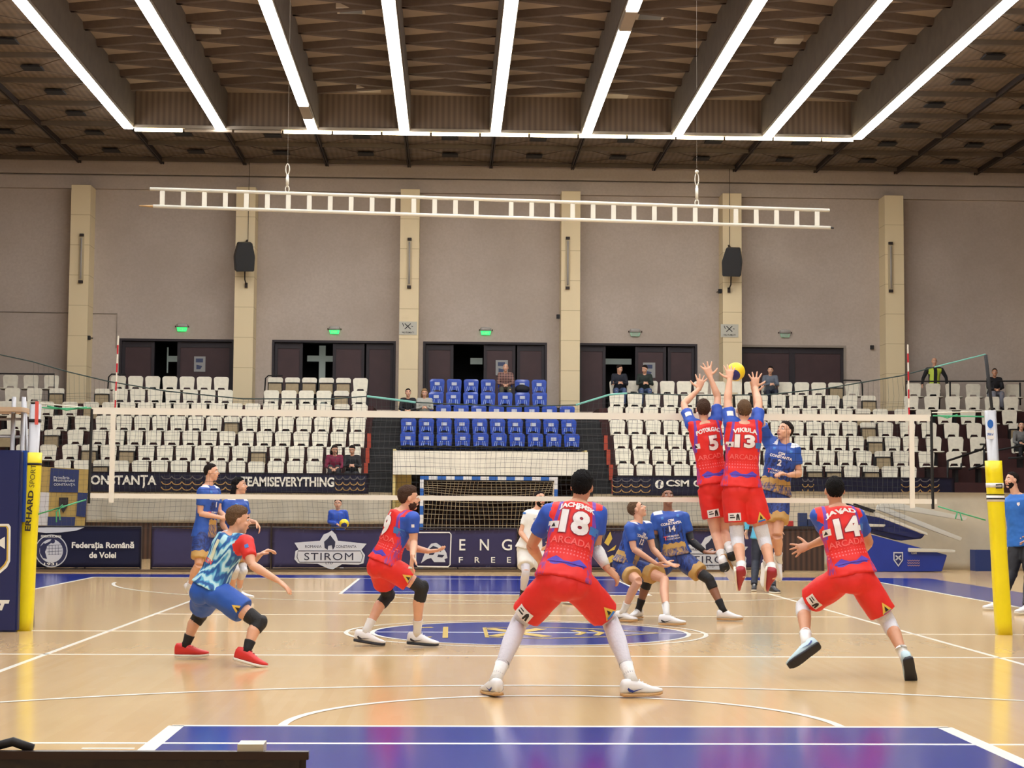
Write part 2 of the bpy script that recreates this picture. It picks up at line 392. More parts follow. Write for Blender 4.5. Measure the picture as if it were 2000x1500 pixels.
# fluorescent wall fittings on pillars
m_oldtube = mat('old_tube_fitting', (188,172,138), 0.5)
for i, (x, y0, y1) in enumerate(((160,462,548),(800,470,558),(1109,468,560),(1739,478,566))):
    a = at(x, y0, YW-0.78); c = at(x, y1, YW-0.78)
    r = empty('wall_light', (a.x, YW-0.75, (a.z+c.z)/2), 'unlit vertical tube fitting high on the cream pillar %s' % ('at far left','left of the blue seats','right of the blue seats','at far right')[i], 'light fitting', 'tube fittings on the pillars')
    bm = bmesh.new(); box(bm, a.x-0.07, a.x+0.07, YW-0.80, YW-0.75, c.z, a.z); obj('housing', bm, m_oldtube, r)
    bm = bmesh.new(); tube(bm, [(a.x, YW-0.83, c.z+0.05), (a.x, YW-0.83, a.z-0.05)], 0.025); obj('tube', bm, m_lampwhite, r, True)
    bm = bmesh.new(); box(bm, a.x-0.06, a.x+0.06, YW-0.85, YW-0.75, a.z, a.z+0.08); box(bm, a.x-0.06, a.x+0.06, YW-0.85, YW-0.75, c.z-0.08, c.z); obj('end_cap', bm, m_dark, r)
# loudspeakers
m_spk = mat('speaker_black', (22,23,25), 0.5, bump=0.3, bscale=200)
for i, (x, y, sg) in enumerate(((477,502,-1),(1430,512,1))):
    c = at(x, y, 32.0)
    r = empty('loudspeaker', (c.x, YW-0.75, c.z), 'black loudspeaker hung on the cream pillar %s' % ('left of the second doorway','beside the rightmost doorway'), 'speaker', 'hall loudspeakers') if False else empty('loudspeaker', (c.x, YW-0.75, c.z), ('black loudspeaker hung on the cream pillar at left, above the white seats','black loudspeaker hung on the cream pillar above the two blockers')[i], 'speaker', 'hall loudspeakers')
    bm = bmesh.new()
    prism(bm, [(-0.27,-0.42),(0.27,-0.42),(0.30,0.02),(0.22,0.44),(-0.18,0.44),(-0.30,0.02)], -0.25, 0.28)
    rot = Matrix.Rotation(math.radians(12), 4, 'X') @ Matrix.Rotation(math.radians(-12*sg), 4, 'Z'); bmesh.ops.transform(bm, matrix=Matrix.Translation(c) @ rot, verts=bm.verts)
    bmesh.ops.bevel(bm, geom=bm.edges[:], offset=0.02, segments=2, affect='EDGES'); obj('cabinet', bm, m_spk, r)
    bm = bmesh.new(); tube(bm, [(c.x, c.y+0.2, c.z-0.3), (c.x, c.y+0.25, c.z-0.65), (c.x, YW-0.76, c.z-0.75)], 0.02); box(bm, c.x-0.04, c.x+0.04, YW-0.82, YW-0.75, c.z-0.85, c.z-0.7); tube(bm, [(c.x, c.y+0.1, c.z+0.4), (c.x, YW-0.76, c.z+0.6)], 0.03); obj('bracket', bm, m_dark, r)
    bm = bmesh.new(); tube(bm, [(c.x+0.03, YW-0.78, c.z+0.55), (c.x+0.03, YW-0.78, 11.8)], 0.008, 5); obj('cable', bm, m_dark, r)
# paper signs on the pillars
m_sign = mat('pillar_sign', (188,186,172), 0.6); m_ink = mat('ink_black', (38,34,36), 0.6)
for i, (x, y) in enumerate(((797,641),(1425,646))):
    c = at(x, y, YW-0.76); r = empty('wall_sign', (c.x, YW-0.75, c.z), ('no smoking notice with crossed symbol on the pillar left of the blue seats','no smoking notice with crossed symbol on the pillar behind the raised ball')[i], 'sign', 'prohibition notices on pillars')
    bm = bmesh.new(); box(bm, c.x-0.27, c.x+0.27, YW-0.765, YW-0.75, c.z-0.2, c.z+0.2); obj('panel', bm, m_sign, r)
    flat_poly('crossed_symbol', stroke([(-0.1,-0.03),(0.08,0.14)],0.025)+stroke([(-0.1,0.14),(0.08,-0.03)],0.025)+stroke([(-0.17,0.15),(-0.13,0.05)],0.02)+stroke([(0.1,0.06),(0.15,0.05)],0.02), V((c.x, YW-0.77, c.z)), XA, ZA, m_ink, r)
    flat_text('sign_lettering', 'NU FUMATI', 0.05, V((c.x, YW-0.77, c.z-0.13)), XA, ZA, m_ink, r, 0.01)
for lab, x, y in (('small dark box on the wall right of the last doorway',1704,678),('small dark camera on the side of the pillar right of the blue seats',1088,622),('small dark camera on the pillar under the right loudspeaker',1401,573),('small dark fitting low on the leftmost pillar',180,663)):
    c = at(x, y, YW-0.1); bm = bmesh.new(); box(bm, c.x-0.05, c.x+0.05, YW-0.1 if x > 1500 else YW-0.7, YW if x > 1500 else YW-0.55, c.z-0.06, c.z+0.06)
    if x <= 1500: tube(bm, [(c.x, YW-0.62, c.z), (c.x, YW-0.02, c.z+0.05)], 0.015)
    tag(obj('security_camera' if 'camera' in lab else 'junction_box', bm, m_grille), lab, 'camera' if 'camera' in lab else 'box')
# conduit on the wall at left
bm = bmesh.new(); a = at(0,608,YW); c = at(229,613,YW); d = at(229,680,YW)
tube(bm, [(-16, YW-0.02, a.z), (c.x, YW-0.02, c.z), (c.x, YW-0.02, d.z)], 0.015, 6); tag(obj('conduit', bm, mat('conduit_grey',(140,130,120),0.7)), 'thin grey conduit running along the wall at left to the first doorway', 'conduit')

# ---------------------------------------------------------------- ceiling
BX = [0.42+2.525*k for k in range(-4, 5)]; ZC = 11.8; YE = 27.65
bm = bmesh.new()
box(bm, -24, BX[0], -24, YW, ZC+0.16, ZC+0.3); box(bm, BX[-1], 24, -24, YW, ZC+0.16, ZC+0.3); box(bm, BX[0], BX[-1], YE+0.1, YW, ZC+0.16, ZC+0.3)
struct('ceiling', bm, m_corr)
ceil = bpy.data.objects['ceiling']
bm = bmesh.new(); box(bm, BX[0], BX[-1], -24, YE+0.2, ZC+0.95, ZC+1.05); obj('raised_panel', bm, m_panel, ceil)
bm = bmesh.new(); box(bm, BX[0], BX[-1], YE, YE+0.1, ZC+0.02, ZC+0.95); obj('raised_end_panel', bm, m_corr, ceil)
for i, X in enumerate(BX):
    bm = bmesh.new(); box(bm, X-0.17, X+0.17, -24, YE, ZC, ZC+0.95); obj('beam', bm, m_beam, ceil)
    bm = bmesh.new(); box(bm, X-0.05, X-0.012, YE, YW, ZC+0.02, ZC+0.16); box(bm, X+0.012, X+0.05, YE, YW, ZC+0.02, ZC+0.16); obj('beam', bm, m_dark, ceil)
for k in list(range(-9, -4))+list(range(5, 10)):
    X = 0.42+2.525*k; bm = bmesh.new(); box(bm, X-0.05, X-0.012, -24, YW, ZC+0.02, ZC+0.16); box(bm, X+0.012, X+0.05, -24, YW, ZC+0.02, ZC+0.16); obj('beam', bm, m_dark, ceil)
# folded relief in the raised bays: zigzag ribs with slanting flanks
for i in range(8):
    x0, x1 = BX[i]+0.17, BX[i+1]-0.17; bm = bmesh.new(); y = 12.0; flip = (i % 2 == 0); P = 1.5
    zt, zb = ZC+0.95, ZC+0.80
    pts = []; k = 0
    while y < YE:
        pts.append((x0 if (k % 2 == 0) == flip else x1, y)); y += P/2; k += 1
    for (xa, ya), (xb, yb) in zip(pts, pts[1:]):
        d = V((xb-xa, yb-ya, 0)).normalized(); n = V((-d.y, d.x, 0))
        secs = []
        for (x, yy) in ((xa, ya), (xb, yb)):
            c = V((x, yy, 0)); secs.append([bm.verts.new(c+n*w_+ZA*z) for w_, z in ((-0.17, zt), (-0.07, zb), (0.07, zb), (0.17, zt))])
        for q in range(3):
            bm.faces.new((secs[0][q], secs[0][q+1], secs[1][q+1], secs[1][q]))
    obj('zigzag_rib', bm, m_rib, ceil)
# flat zones: purlins, crossed rods and dark plates
PY = [YE+0.35-2.42*k for k in range(-2, 6)]
bm = bmesh.new()
for Y in PY:
    for x0, x1 in ((-24, BX[0]), (BX[-1], 24)) if Y < YE else ((-24, 24),): box(bm, x0, x1, Y-0.045, Y+0.045, ZC+0.04, ZC+0.16)
obj('purlin', bm, m_beam, ceil)
bp_ = bmesh.new(); br_ = bmesh.new()
for Y in PY:
    for k in range(-9, 9):
        xa = 0.42+2.525*k; xb = xa+2.525; 
        if -4 <= k < 4 and Y < YE-0.5: continue
        if Y+2.42 > YW+1.9: continue
        cx, cy = (xa+xb)/2, Y+1.21
        if cy > YW-0.4: continue
        box(bp_, cx-0.24, cx+0.24, cy-0.22, cy+0.22, ZC+0.08, ZC+0.12)
        for sx in (-1, 1):
            for sy in (-1, 1): tube(br_, [(cx+sx*0.2, cy+sy*0.2, ZC+0.1), (cx+sx*1.2, cy+sy*1.15, ZC+0.13)], 0.010, 4)
tag(obj('dark_plate', bp_, m_grille, ceil), kind='stuff'); tag(obj('crossed_rod', br_, m_rib, ceil), kind='stuff')
m_pale = mat('pale_ceiling_hatch', (190,175,150), 0.7)
for x, y, pr_ in ((403,56,0),(720,172,0),(1204,184,0),(1540,76,0),(685,16,1),(1270,28,1)):
    c = atz(x, y, ZC+0.9); bm = bmesh.new(); box(bm, c.x-0.32, c.x+0.32, c.y-0.25, c.y+0.25, ZC+0.84, ZC+0.95)
    if pr_: box(bm, c.x-0.26, c.x+0.26, c.y-0.2, c.y+0.2, ZC+0.83, ZC+0.85, 1)
    obj('ceiling_hatch', bm, [m_pale, mat('vent_grey',(110,108,104),0.6)], ceil)

# ---------------------------------------------------------------- lights
m_tube = mat('fluorescent_tube_lit', (255,250,240), 0.5, emit=((250,250,252), LAMP))
m_tubeoff = mat('fluorescent_tube_unlit', (170,155,135), 0.5); m_house = mat('light_housing', (150,140,125), 0.6)
def ceiling_light(L, wd, lit=True):
    r = empty('ceiling_light', (0,0,0))
    bm = bmesh.new(); box(bm, -wd/2-0.02, wd/2+0.02, -L/2, L/2, 0.0, 0.08); obj('housing', bm, m_house, r)
    bm = bmesh.new(); box(bm, -wd/2, wd/2, -L/2+0.03, L/2-0.03, -0.035, -0.001); obj('tubes', bm, m_tube if lit else m_tubeoff, r)
    return r
proto = ceiling_light(1.5, 0.25); protoff = ceiling_light(1.5, 0.25, False); used = [0, 0]
ords = ['first','second','third','fourth','fifth','sixth','seventh','eighth','ninth','tenth','eleventh','twelfth','thirteenth','fourteenth','fifteenth','sixteenth','seventeenth','eighteenth','nineteenth','twentieth','twenty-first','twenty-second']
for i, X in enumerate(BX):
    for k in range(9):
        off = (i == 2 and k == 1) or (i == 5 and k == 7)
        p = protoff if off else proto; q = 1 if off else 0
        o = p if not used[q] else copy_tree(p); used[q] = 1
        o.location = (X, YE-0.75-1.5*k, ZC-0.08)
        tag(o, '%s ceiling light, %s from back wall in the %s long row from left' % ('unlit' if off else 'glowing', ords[k], ords[i]), 'ceiling light', 'long rows of ceiling lights')
    bm = bmesh.new(); Yn = YE-13.5; box(bm, X-0.125, X+0.125, -22, Yn-0.02, ZC-0.115, ZC-0.082); r = empty('ceiling_light', (X, Yn, ZC), 'continuing run of glowing tubes overhead in the %s long row from the left' % ords[i], 'ceiling light', 'long rows of ceiling lights')
    obj('tubes', bm, m_tube, r); bm = bmesh.new(); box(bm, X-0.145, X+0.145, -22, Yn, ZC-0.08, ZC); obj('housing', bm, m_house, r)
m_tube2 = mat('warm_tube_lit', (255,240,205), 0.5, emit=((255,238,200), LAMP*0.5))
x = BX[0]+0.15; k = 0
while x < BX[-1]-0.2:
    x1 = min(x+1.36, BX[-1]-0.1); lit = not (1 <= k <= 2)
    r = empty('ceiling_light', (x, YE, ZC-0.1), '%s slim tube, %s from the left in the row across the ceiling' % ('glowing' if lit else 'unlit', ords[k]), 'ceiling light', 'row of tubes across the ceiling')
    bm = bmesh.new(); tube(bm, [(x+0.03, YE-0.05, ZC-0.14), (x1-0.03, YE-0.05, ZC-0.14)], 0.045, 8); obj('tube', bm, m_tube2 if lit else m_tubeoff, r)
    bm = bmesh.new(); box(bm, x, x1, YE-0.08, YE+0.0, ZC-0.09, ZC+0.0); obj('housing', bm, m_house, r)
    x = x1; k += 1
# ================================================================ GRANDSTAND
m_terr = mat('terrace_dark_red', (70,38,36), 0.8, var=0.2, scale=3)
m_terrd = mat('terrace_black', (24,22,22), 0.8, var=0.2, scale=3)
m_step = mat('stair_black_rubber', (16,16,17), 0.6)
m_stepedge = mat('stair_nosing', (52,50,50), 0.5)
m_slat = corrugated('brown_slat_wall', (84,58,44), (40,27,22), 'X', 0.12)
def rowY(k): return 26.7+0.8*k
def rowZ(k): return 1.70+0.435*k
gs = tag(empty('floor_grandstand', (0, 26, 0)), kind='structure')
XL, XR, XA0, XA1 = -3.02, 3.62, -2.22, 2.84
for k in range(7):
    for x0, x1, m in ((-20, XL, m_terr if k else m_terr), (XR, 20, m_terr), (XA0, XA1, m_terrd)):
        if m is m_terrd and k < 2: continue
        bm = bmesh.new(); y1 = rowY(k)+0.449 if k < 6 else YW-0.01
        box(bm, x0, x1, rowY(k)-0.35, y1, rowZ(k)-0.5 if (x0 == XA0) else 0.0, rowZ(k)); obj('terrace_step', bm, m, gs)
for x0, x1 in ((XL, XA0), (XA1, XR)):
    bm = bmesh.new(); 
    for j in range(13):
        y = rowY(0)-0.35+0.4*j; z = rowZ(0)-0.2+0.2175*j
        box(bm, x0, x1, y, y+0.42, 0 if j == 0 else z-0.5, z); box(bm, x0, x1, y-0.012, y+0.03, z-0.03, z+0.004, 1)
    obj('stair_flight', bm, [m_step, m_stepedge], gs)
# tunnel under the blue seats
m_yel = mat('tunnel_yellow_wall', (214,196,128), 0.7)
bm = bmesh.new(); box(bm, XA0-0.05, XA0+0.02, 26.3, 31, 0, 2.9); obj('tunnel_wall', bm, m_yel, gs)
bm = bmesh.new(); box(bm, XA1-0.02, XA1+0.05, 26.3, 31, 0, 2.9); obj('tunnel_wall', bm, m_yel, gs)
bm = bmesh.new(); box(bm, XA0+0.02, XA0+0.42, 27.4, 27.5, 0, 2.6); obj('tunnel_jamb', bm, m_yel, gs)
bm = bmesh.new(); box(bm, XA1-0.12, XA1-0.02, 27.4, 27.5, 0, 2.6); obj('tunnel_jamb', bm, m_yel, gs)
bm = bmesh.new(); box(bm, XA0, XA1, 30.9, 31, 0, 2.9); obj('tunnel_back', bm, mat('tunnel_brown', (46,26,24), 0.8), gs)
bm = bmesh.new(); box(bm, XA0, XA1, 26.3, 31, 2.32, 2.4); obj('tunnel_roof', bm, m_terrd, gs)
m_cloth = mat('white_cloth_cover', (228,224,208), 0.85, var=0.1, scale=2, bump=0.3, bscale=6)
a = at(768, 880, 26.2); c = at(1148, 930, 26.2)
bm = bmesh.new(); box(bm, a.x, c.x, 26.2, 26.3, c.z+0.01, a.z)
tag(obj('header_panel', bm, m_cloth), 'wide white panel hung under the blue seats above the handball goal', 'panel')
a = at(770, 874, 26.6); c = at(1135, 872, 26.6)
bm = bmesh.new(); tube(bm, [(XA0, 27.9, 3.02), (XA1, 27.9, 3.02)], 0.03); tube(bm, [(XA0, 27.9, 2.6), (XA0, 27.9, 3.02)], 0.03); tube(bm, [(XA1, 27.9, 2.6), (XA1, 27.9, 3.02)], 0.03)
tag(obj('guard_rail', bm, m_terrd, None, True), 'dark rail in front of the lowest row of blue seats', 'railing')
# front: slat wall, cloth, banners
YF = 25.0
bm = bmesh.new(); box(bm, -20, XA0-0.05, YF+0.05, YF+0.2, 0, 1.70); box(bm, XA1+0.05, 20, YF+0.05, YF+0.2, 0, 1.70); struct('wall_stand_front', bm, m_slat)
bm = bmesh.new(); box(bm, -20, XA0-0.05, YF+0.2, 26.4, 1.6, 1.70); box(bm, XA1+0.05, 20, YF+0.2, 26.4, 1.6, 1.70); struct('floor_walkway', bm, m_terr)
def sheet(x0, x1, Y, z0, z1, amp=0.02, n=120, wl=0.7, thick=0.012, sag=0.0):
    bm = bmesh.new(); R = []
    for i in range(n+1):
        x = x0+(x1-x0)*i/n; col = []
        for j in range(9):
            t = j/8; z = z0+(z1-z0)*t
            dy = amp*math.sin(x*2*math.pi/wl+3*noise.noise(V((x*0.8, t*1.5, 3))))*(1-0.7*t)
            col.append(bm.verts.new((x, Y+dy, z-sag*math.sin(math.pi*((x-x0)/(x1-x0)))*t)))
        R.append(col)
    for a, b_ in zip(R, R[1:]):
        for j in range(8): bm.faces.new((a[j], b_[j], b_[j+1], a[j+1]))
    r = bmesh.ops.solidify(bm, geom=bm.faces[:], thickness=thick); return bm
for x0, x1, z0, lab in ((-10.02, XA0-0.03, 0.93, 'white cloth skirt hung below the navy banner on the left stand'),(XA1+0.1, 8.9, 0.93, 'white cloth skirt hung below the navy banner on the right stand')):
    tag(obj('cloth_skirt', sheet(x0, x1, YF-0.03, z0, 1.74, 0.025), m_cloth, None, True), lab, 'cloth')
m_navy = mat('banner_navy', (34,36,66), 0.45, var=0.08, scale=1.5)
m_white = mat('banner_white_print', (225,225,215), 0.5); m_goldp = mat('banner_gold_print', (168,132,78), 0.5); m_silver = mat('banner_silver_print', (96,92,96), 0.5)
def waves(c, n, wd, h, ms, parent, rows=3):
    for r in range(rows):
        pts = []
        for i in range(n):
            x0 = i*wd/n
            for t in range(7): 
                u = t/6; pts.append((x0+u*wd/n, (r-1)*h/3 - h*0.10*math.sin(math.pi*u)*1.0 + h*0.08*(1 if t in (0,6) else 0)))
        flat_poly('wave_print', stroke(pts, h*0.055), c, XA, ZA, ms[r], parent)
def banner(x0, x1, lab):
    r = empty('banner', (x0, YF-0.06, 1.72), lab, 'banner')
    bm = sheet(x0, x1, YF-0.08, 1.70, 2.22, 0.006, 80, 1.6, 0.01); obj('fabric', bm, m_navy, r, True); return r
bl = banner(-9.97, XA0-0.62, 'long navy banner with CONSTANTA and team slogan along the left stand front')
def onY(px, py, Y): return at(px, py, Y)
YB = YF-0.10
def btext(s, px0, px1, py0, py1, root, m=None, Y=YB, bold=0.03, nm='banner_lettering', sp=1.0):
    a = at(px0, py1, Y); c = at(px1, py0, Y); h = abs(c.z-a.z)
    return flat_text(nm, s, h, V(((a.x+c.x)/2, Y, (a.z+c.z)/2)), XA, ZA, m or m_white, root, bold, sp, fit=abs(c.x-a.x))
btext('CONSTANȚA', 160, 306, 928, 952, bl); btext('TEAMISEVERYTHING', 470, 653, 932, 950, bl)
for px in (315, 400):
    c = at(px, 943, YB); waves(c, 4, 1.05, 0.42, (m_goldp, m_goldp, m_silver), bl)
c = at(655, 944, YB); waves(c, 4, 0.75, 0.42, (m_goldp, m_goldp, m_silver), bl)
br = banner(XR-0.18, 12.35, 'long navy banner with round social logo and CSM lettering along the right stand front')
btext('CSM CONSTANȚA', 1301, 1500, 938, 954, br)
c = at(1288, 946, YB); flat_poly('round_logo', [circ(0.115)], c, XA, ZA, m_white, br)
flat_text('round_logo_letter', 'f', 0.19, c-YA*0.004, XA, ZA, m_navy, br, 0.05)
for px, wd in ((1195, 1.0), (1567, 0.3), (1760, 1.0)):
    c = at(px, 948, YB); waves(c, 4 if wd > .5 else 2, wd, 0.42, (m_goldp, m_goldp, m_silver), br)

# ---------------------------------------------------------------- seats
m_seat = mat('seat_white_plastic', (234,229,210), 0.35, var=0.10, scale=9)
m_under = mat('seat_beige_underside', (168,150,116), 0.5, var=0.1, scale=9)
m_hinge = mat('seat_black_gap', (20,18,18), 0.6)
m_blue = mat('seat_blue_plastic', (28,72,172), 0.25, var=0.15, scale=14, coat=0.3)
m_sticker = mat('seat_number_sticker', (190,196,205), 0.5)
def rounded(w_, z0, z1, r, notch=None):
    pts = []
    for cx, cz, a0 in ((w_/2-r, z1-r, 0), (-w_/2+r, z1-r, 90)):
        for t in range(5):
            a = math.radians(a0+22.5*t); pts.append((cx+r*math.cos(a), cz+r*math.sin(a)))
    pts += [(-w_/2+0.025, z0)]
    if notch: nb, nt_, nh = notch; pts += [(-nb/2, z0), (-nt_/2, z0+nh), (nt_/2, z0+nh), (nb/2, z0)]
    pts += [(w_/2-0.025, z0)]
    return pts
def seat(kind):
    r = empty('stadium_seat', (0,0,0))
    m = m_blue if kind == 'blue' else m_seat
    if kind == 'folded':
        bm = bmesh.new(); prism(bm, rounded(0.44, 0.56, 0.85, 0.07), 0.0, 0.03); obj('backrest', bm, m, r)
        bm = bmesh.new(); prism(bm, [(-0.20,0.36),(0.20,0.36),(0.19,0.66),(0.15,0.70),(-0.15,0.70),(-0.19,0.66)], -0.10, -0.06); bmesh.ops.bevel(bm, geom=bm.edges[:], offset=0.008, segments=1, affect='EDGES'); obj('seat_pan', bm, m_under, r)
        bm = bmesh.new(); box(bm, -0.21, 0.21, -0.12, 0.0, 0.665, 0.695); box(bm, -0.215,-0.20,-0.12,0,0.40,0.695); box(bm, 0.20,0.215,-0.12,0,0.40,0.695); obj('seat_frame', bm, m_hinge, r)
        bm = bmesh.new(); box(bm, -0.04, 0.04, -0.06, 0.04, 0.0, 0.40); obj('pedestal', bm, m_hinge, r)
    else:
        bm = bmesh.new(); poly = rounded(0.44, 0.44, 0.85, 0.075, (0.25, 0.17, 0.085)); a = [bm.verts.new((x, 0.03+0.05*max(0,(0.83-z))*0-0.02*abs(x)*2, z)) for x, z in poly]; b2 = [bm.verts.new((v.co.x, v.co.y+0.025, v.co.z)) for v in a]
        bm.faces.new(a); bm.faces.new(b2[::-1]); n = len(a)
        for i in range(n): bm.faces.new((a[i], b2[i], b2[(i+1)%n], a[(i+1)%n]))
        obj('backrest', bm, m, r)
        bm = bmesh.new(); loft(bm, [(V((0,-0.40,0.425)), XA, ZA, 0.18, 0.012), (V((0,-0.33,0.425)), XA, ZA, 0.21, 0.022), (V((0,-0.15,0.405)), XA, ZA, 0.215, 0.02), (V((0,0.02,0.425)), XA, ZA, 0.205, 0.02)], 12, power=4); obj('seat_pan', bm, m, r, True)
        bm = bmesh.new(); box(bm, -0.04, 0.04, -0.2, 0.1, 0.0, 0.39); obj('pedestal', bm, m_hinge, r)
        if kind == 'blue':
            bm = bmesh.new(); box(bm, -0.075, 0.075, 0.003, 0.012, 0.66, 0.75); obj('number_sticker', bm, m_sticker, r)
            bm = bmesh.new()
            for q in (-0.13,-0.07,0.07,0.13): prism(bm, [(q-0.012,0.50),(q+0.006,0.50),(q*0.8+0.01,0.63),(q*0.8-0.01,0.63)], 0.001, 0.010)
            obj('painted_reflection', bm, mat('seat_reflection_pale', (140,170,215), 0.3), r)  # pale streaks put the plastic's light reflections into the colour
    return r
PRO = {k: seat(k) for k in ('white', 'folded', 'blue')}; usedp = set()
rows_w = ['bottom row','second row up','third row up','fourth row up','fifth row up','next-to-top row','top row']
def ln(a, b_, n): return [a+(b_-a)*i/(n-1) for i in range(n)]
LB = {0: ln(122,690,16), 1: [47,94,137]+ln(175,689,15), 2: [15,54,102,147,191]+ln(227,697,14), 3: [28,71,117,161,202]+ln(242,699,14),
      4: [10,44,90,136,178]+ln(214,703,15), 5: [24,67,111]+ln(200,440,8)+ln(530,701,6), 6: [20,60,100]+ln(231,432,7)+ln(538,704,6)}
CB = {2: ln(797,1117,10), 3: ln(798,1111,10), 4: ln(797,1108,10), 5: ln(852,1054,7), 6: ln(854,1053,7)}
RB = {0: ln(1222,1775,16), 1: ln(1217,1760,16)+[1810,1864,1909], 2: ln(1214,1779,17)+[1824,1867,1910,1990], 3: ln(1206,1730,16)+[1773,1815,1859,1903,1985],
      4: ln(1202,1720,16)+[1762,1804,1846,1891,1932,1972], 5: ln(1205,1696,15)+[1780,1820,1861,1900,1938,1975], 6: ln(1205,1665,15)+[1785,1823,1861,1901,1940,1978]}
FOLD = {('l',6):[538,571,604,637,670], ('l',5):[200,111,667], ('l',4):[178,668], ('l',3):[452], ('l',2):[15,54,102], ('l',1):[175,250,510], ('l',0):[197],
        ('r',0):[1590,1627,1702], ('r',1):[1723], ('r',2):[1707], ('r',3):[1695,1985], ('r',4):[1688], ('r',5):[1696], ('r',6):[1631]}
PYB = [906, 880, 852, 825, 797, 771, 747]
SEATX = {}
blk = {'l': ('left stand', LB, 'white'), 'c': ('centre stand', CB, 'blue'), 'r': ('right stand', RB, 'white')}
def ordn(i):
    return ords[i] if i < len(ords) else 'last'
for bk, (bn, D, colr) in blk.items():
    for k, xs_ in D.items():
        fx = FOLD.get((bk, k), []); fset = set(min(range(len(xs_)), key=lambda i: abs(xs_[i]-q)) for q in fx)
        for i, px in enumerate(xs_):
            c = at(px, PYB[k], rowY(k)); kd = 'blue' if colr == 'blue' else ('folded' if i in fset else 'white')
            o = PRO[kd] if kd not in usedp else copy_tree(PRO[kd]); usedp.add(kd)
            o.location = (c.x, rowY(k), rowZ(k)); SEATX[(bk, k, i)] = c.x
            lab = '%s seat%s, %s from left in the %s of the %s' % (colr, ' folded up' if kd == 'folded' else '', ordn(i), rows_w[k], bn)
            tag(o, lab, 'stadium seat', 'white seats of the grandstand' if colr == 'white' else 'blue seats of the grandstand')
# railings at the ends of the top rows
def rail(name, pts, r, lab, m=m_terrd):
    bm = bmesh.new()
    for p in pts: tube(bm, p, r, 6)
    return tag(obj(name, bm, m, None, True), lab, 'railing')
for lab, x0, x1, px in (('black hoop rail round the three highest seats at far left', -20, at(117,735,31.9).x, 0),):
    rail('end_rail', [[(x0, 31.2, rowZ(6)+0.86), (x1, 31.2, rowZ(6)+0.86), (x1, 31.2, rowZ(6))]], 0.025, lab)
for lab, px in (('black curved rail beside the leftmost top seat next to the first doorway', 213), ('black curved rail beside the top seats below the second doorway', 519)):
    x = at(px, 740, 31.3).x; rail('end_rail', [[(x+0.5, 31.25, rowZ(6)+0.88), (x+0.08, 31.25, rowZ(6)+0.88), (x, 31.25, rowZ(6)+0.8), (x-0.04, 31.25, rowZ(6))]], 0.022, lab)
x = at(1683,750,31.3).x; rail('end_rail', [[(x-0.6, 31.25, rowZ(6)+0.9), (x-0.05, 31.25, rowZ(6)+0.9), (x, 31.25, rowZ(6)+0.8), (x+0.03, 31.25, rowZ(6))]], 0.022, 'black curved rail at the right end of the top row')
x0 = at(1768,752,31.3).x; x1 = at(1990,750,31.3).x
rail('end_rail', [[(x0, 31.2, rowZ(6)+0.2), (x0, 31.2, rowZ(6)+0.88), (x1, 31.2, rowZ(6)+0.92), (20, 31.2, rowZ(6)+0.95)]]+[[(q, 31.2, rowZ(6)+0.2), (q, 31.2, rowZ(6)+0.88)] for q in (x0+2.2*0.6, x0+2.2*1.2, x1)], 0.025, 'long black rail behind the top seats at far right')
# stair hand rails at right
a = at(1851,960,25.3); p1 = at(1851,900,25.6); p2 = at(1920,877,27.5); p3 = at(1923,868,27.6)
rail('hand_rail', [[(a.x, 25.3, 1.7), p1, p2, p3, at(1915,868,27.8)], [at(1893,917,26.2), at(1922,908,27), at(1922,877,27)], [at(1878,905,26), at(1877,915,26), at(1851,915,25.6)]], 0.03, 'black sloping hand rail by the steps at right of the net')
rail('hand_rail', [[at(1945,880,26), at(2010,868,26)], [at(1945,880,26), at(1948,905,26)], [at(1970,895,25.6), at(2010,893,25.6)]], 0.03, 'black rail in front of the seated woman at far right')
# coloured posts at aisle edge
m_orange = mat('seat_end_orange', (176,66,40), 0.6)
for k in range(0, 4):
    for x, s_ in ((XL-0.02, 'left'), (XR+0.02, 'right')):
        bm = bmesh.new(); box(bm, x-0.05, x+0.05, rowY(k)-0.05, rowY(k)+0.1, rowZ(k), rowZ(k)+0.42)
        tag(obj('row_end_post', bm, m_orange), 'orange red row end post by the %s stairs, %s' % (s_, rows_w[k]), 'post', 'row end posts by the stairs')
# white tarp at right
tb = bmesh.new(); P0 = []
def tarp_pt(u, v):
    top = V((6.95+u*9.2, 20.6-0.10*u*4, 1.72-0.02*u)); 
    return V((top.x, 20.7+0.12*math.sin(u*17+v*2)+0.45*(1-v)*-1, 0.0+v*1.80))
n = 60; R = [[tb.verts.new(tarp_pt(i/n, j/10)) for j in range(11)] for i in range(n+1)]
for i in range(n):
    for j in range(10): tb.faces.new((R[i][j], R[i+1][j], R[i+1][j+1], R[i][j+1]))
bmesh.ops.solidify(tb, geom=tb.faces[:], thickness=0.015)
tag(obj('tarpaulin', tb, mat('cream_tarp', (226,217,194), 0.75, var=0.12, scale=1.5, bump=0.4, bscale=4), None, True), 'large cream tarpaulin covering the stand front at right behind the folded hoop', 'tarpaulin')
bm = bmesh.new(); c = at(1918,1090,20.0); box(bm, c.x-0.25, c.x+0.35, 19.7, 20.1, 0, 0.48); tag(obj('crate', bm, mat('crate_blue',(30,50,105),0.6)), 'small dark blue crate on the floor by the cream tarpaulin', 'crate')

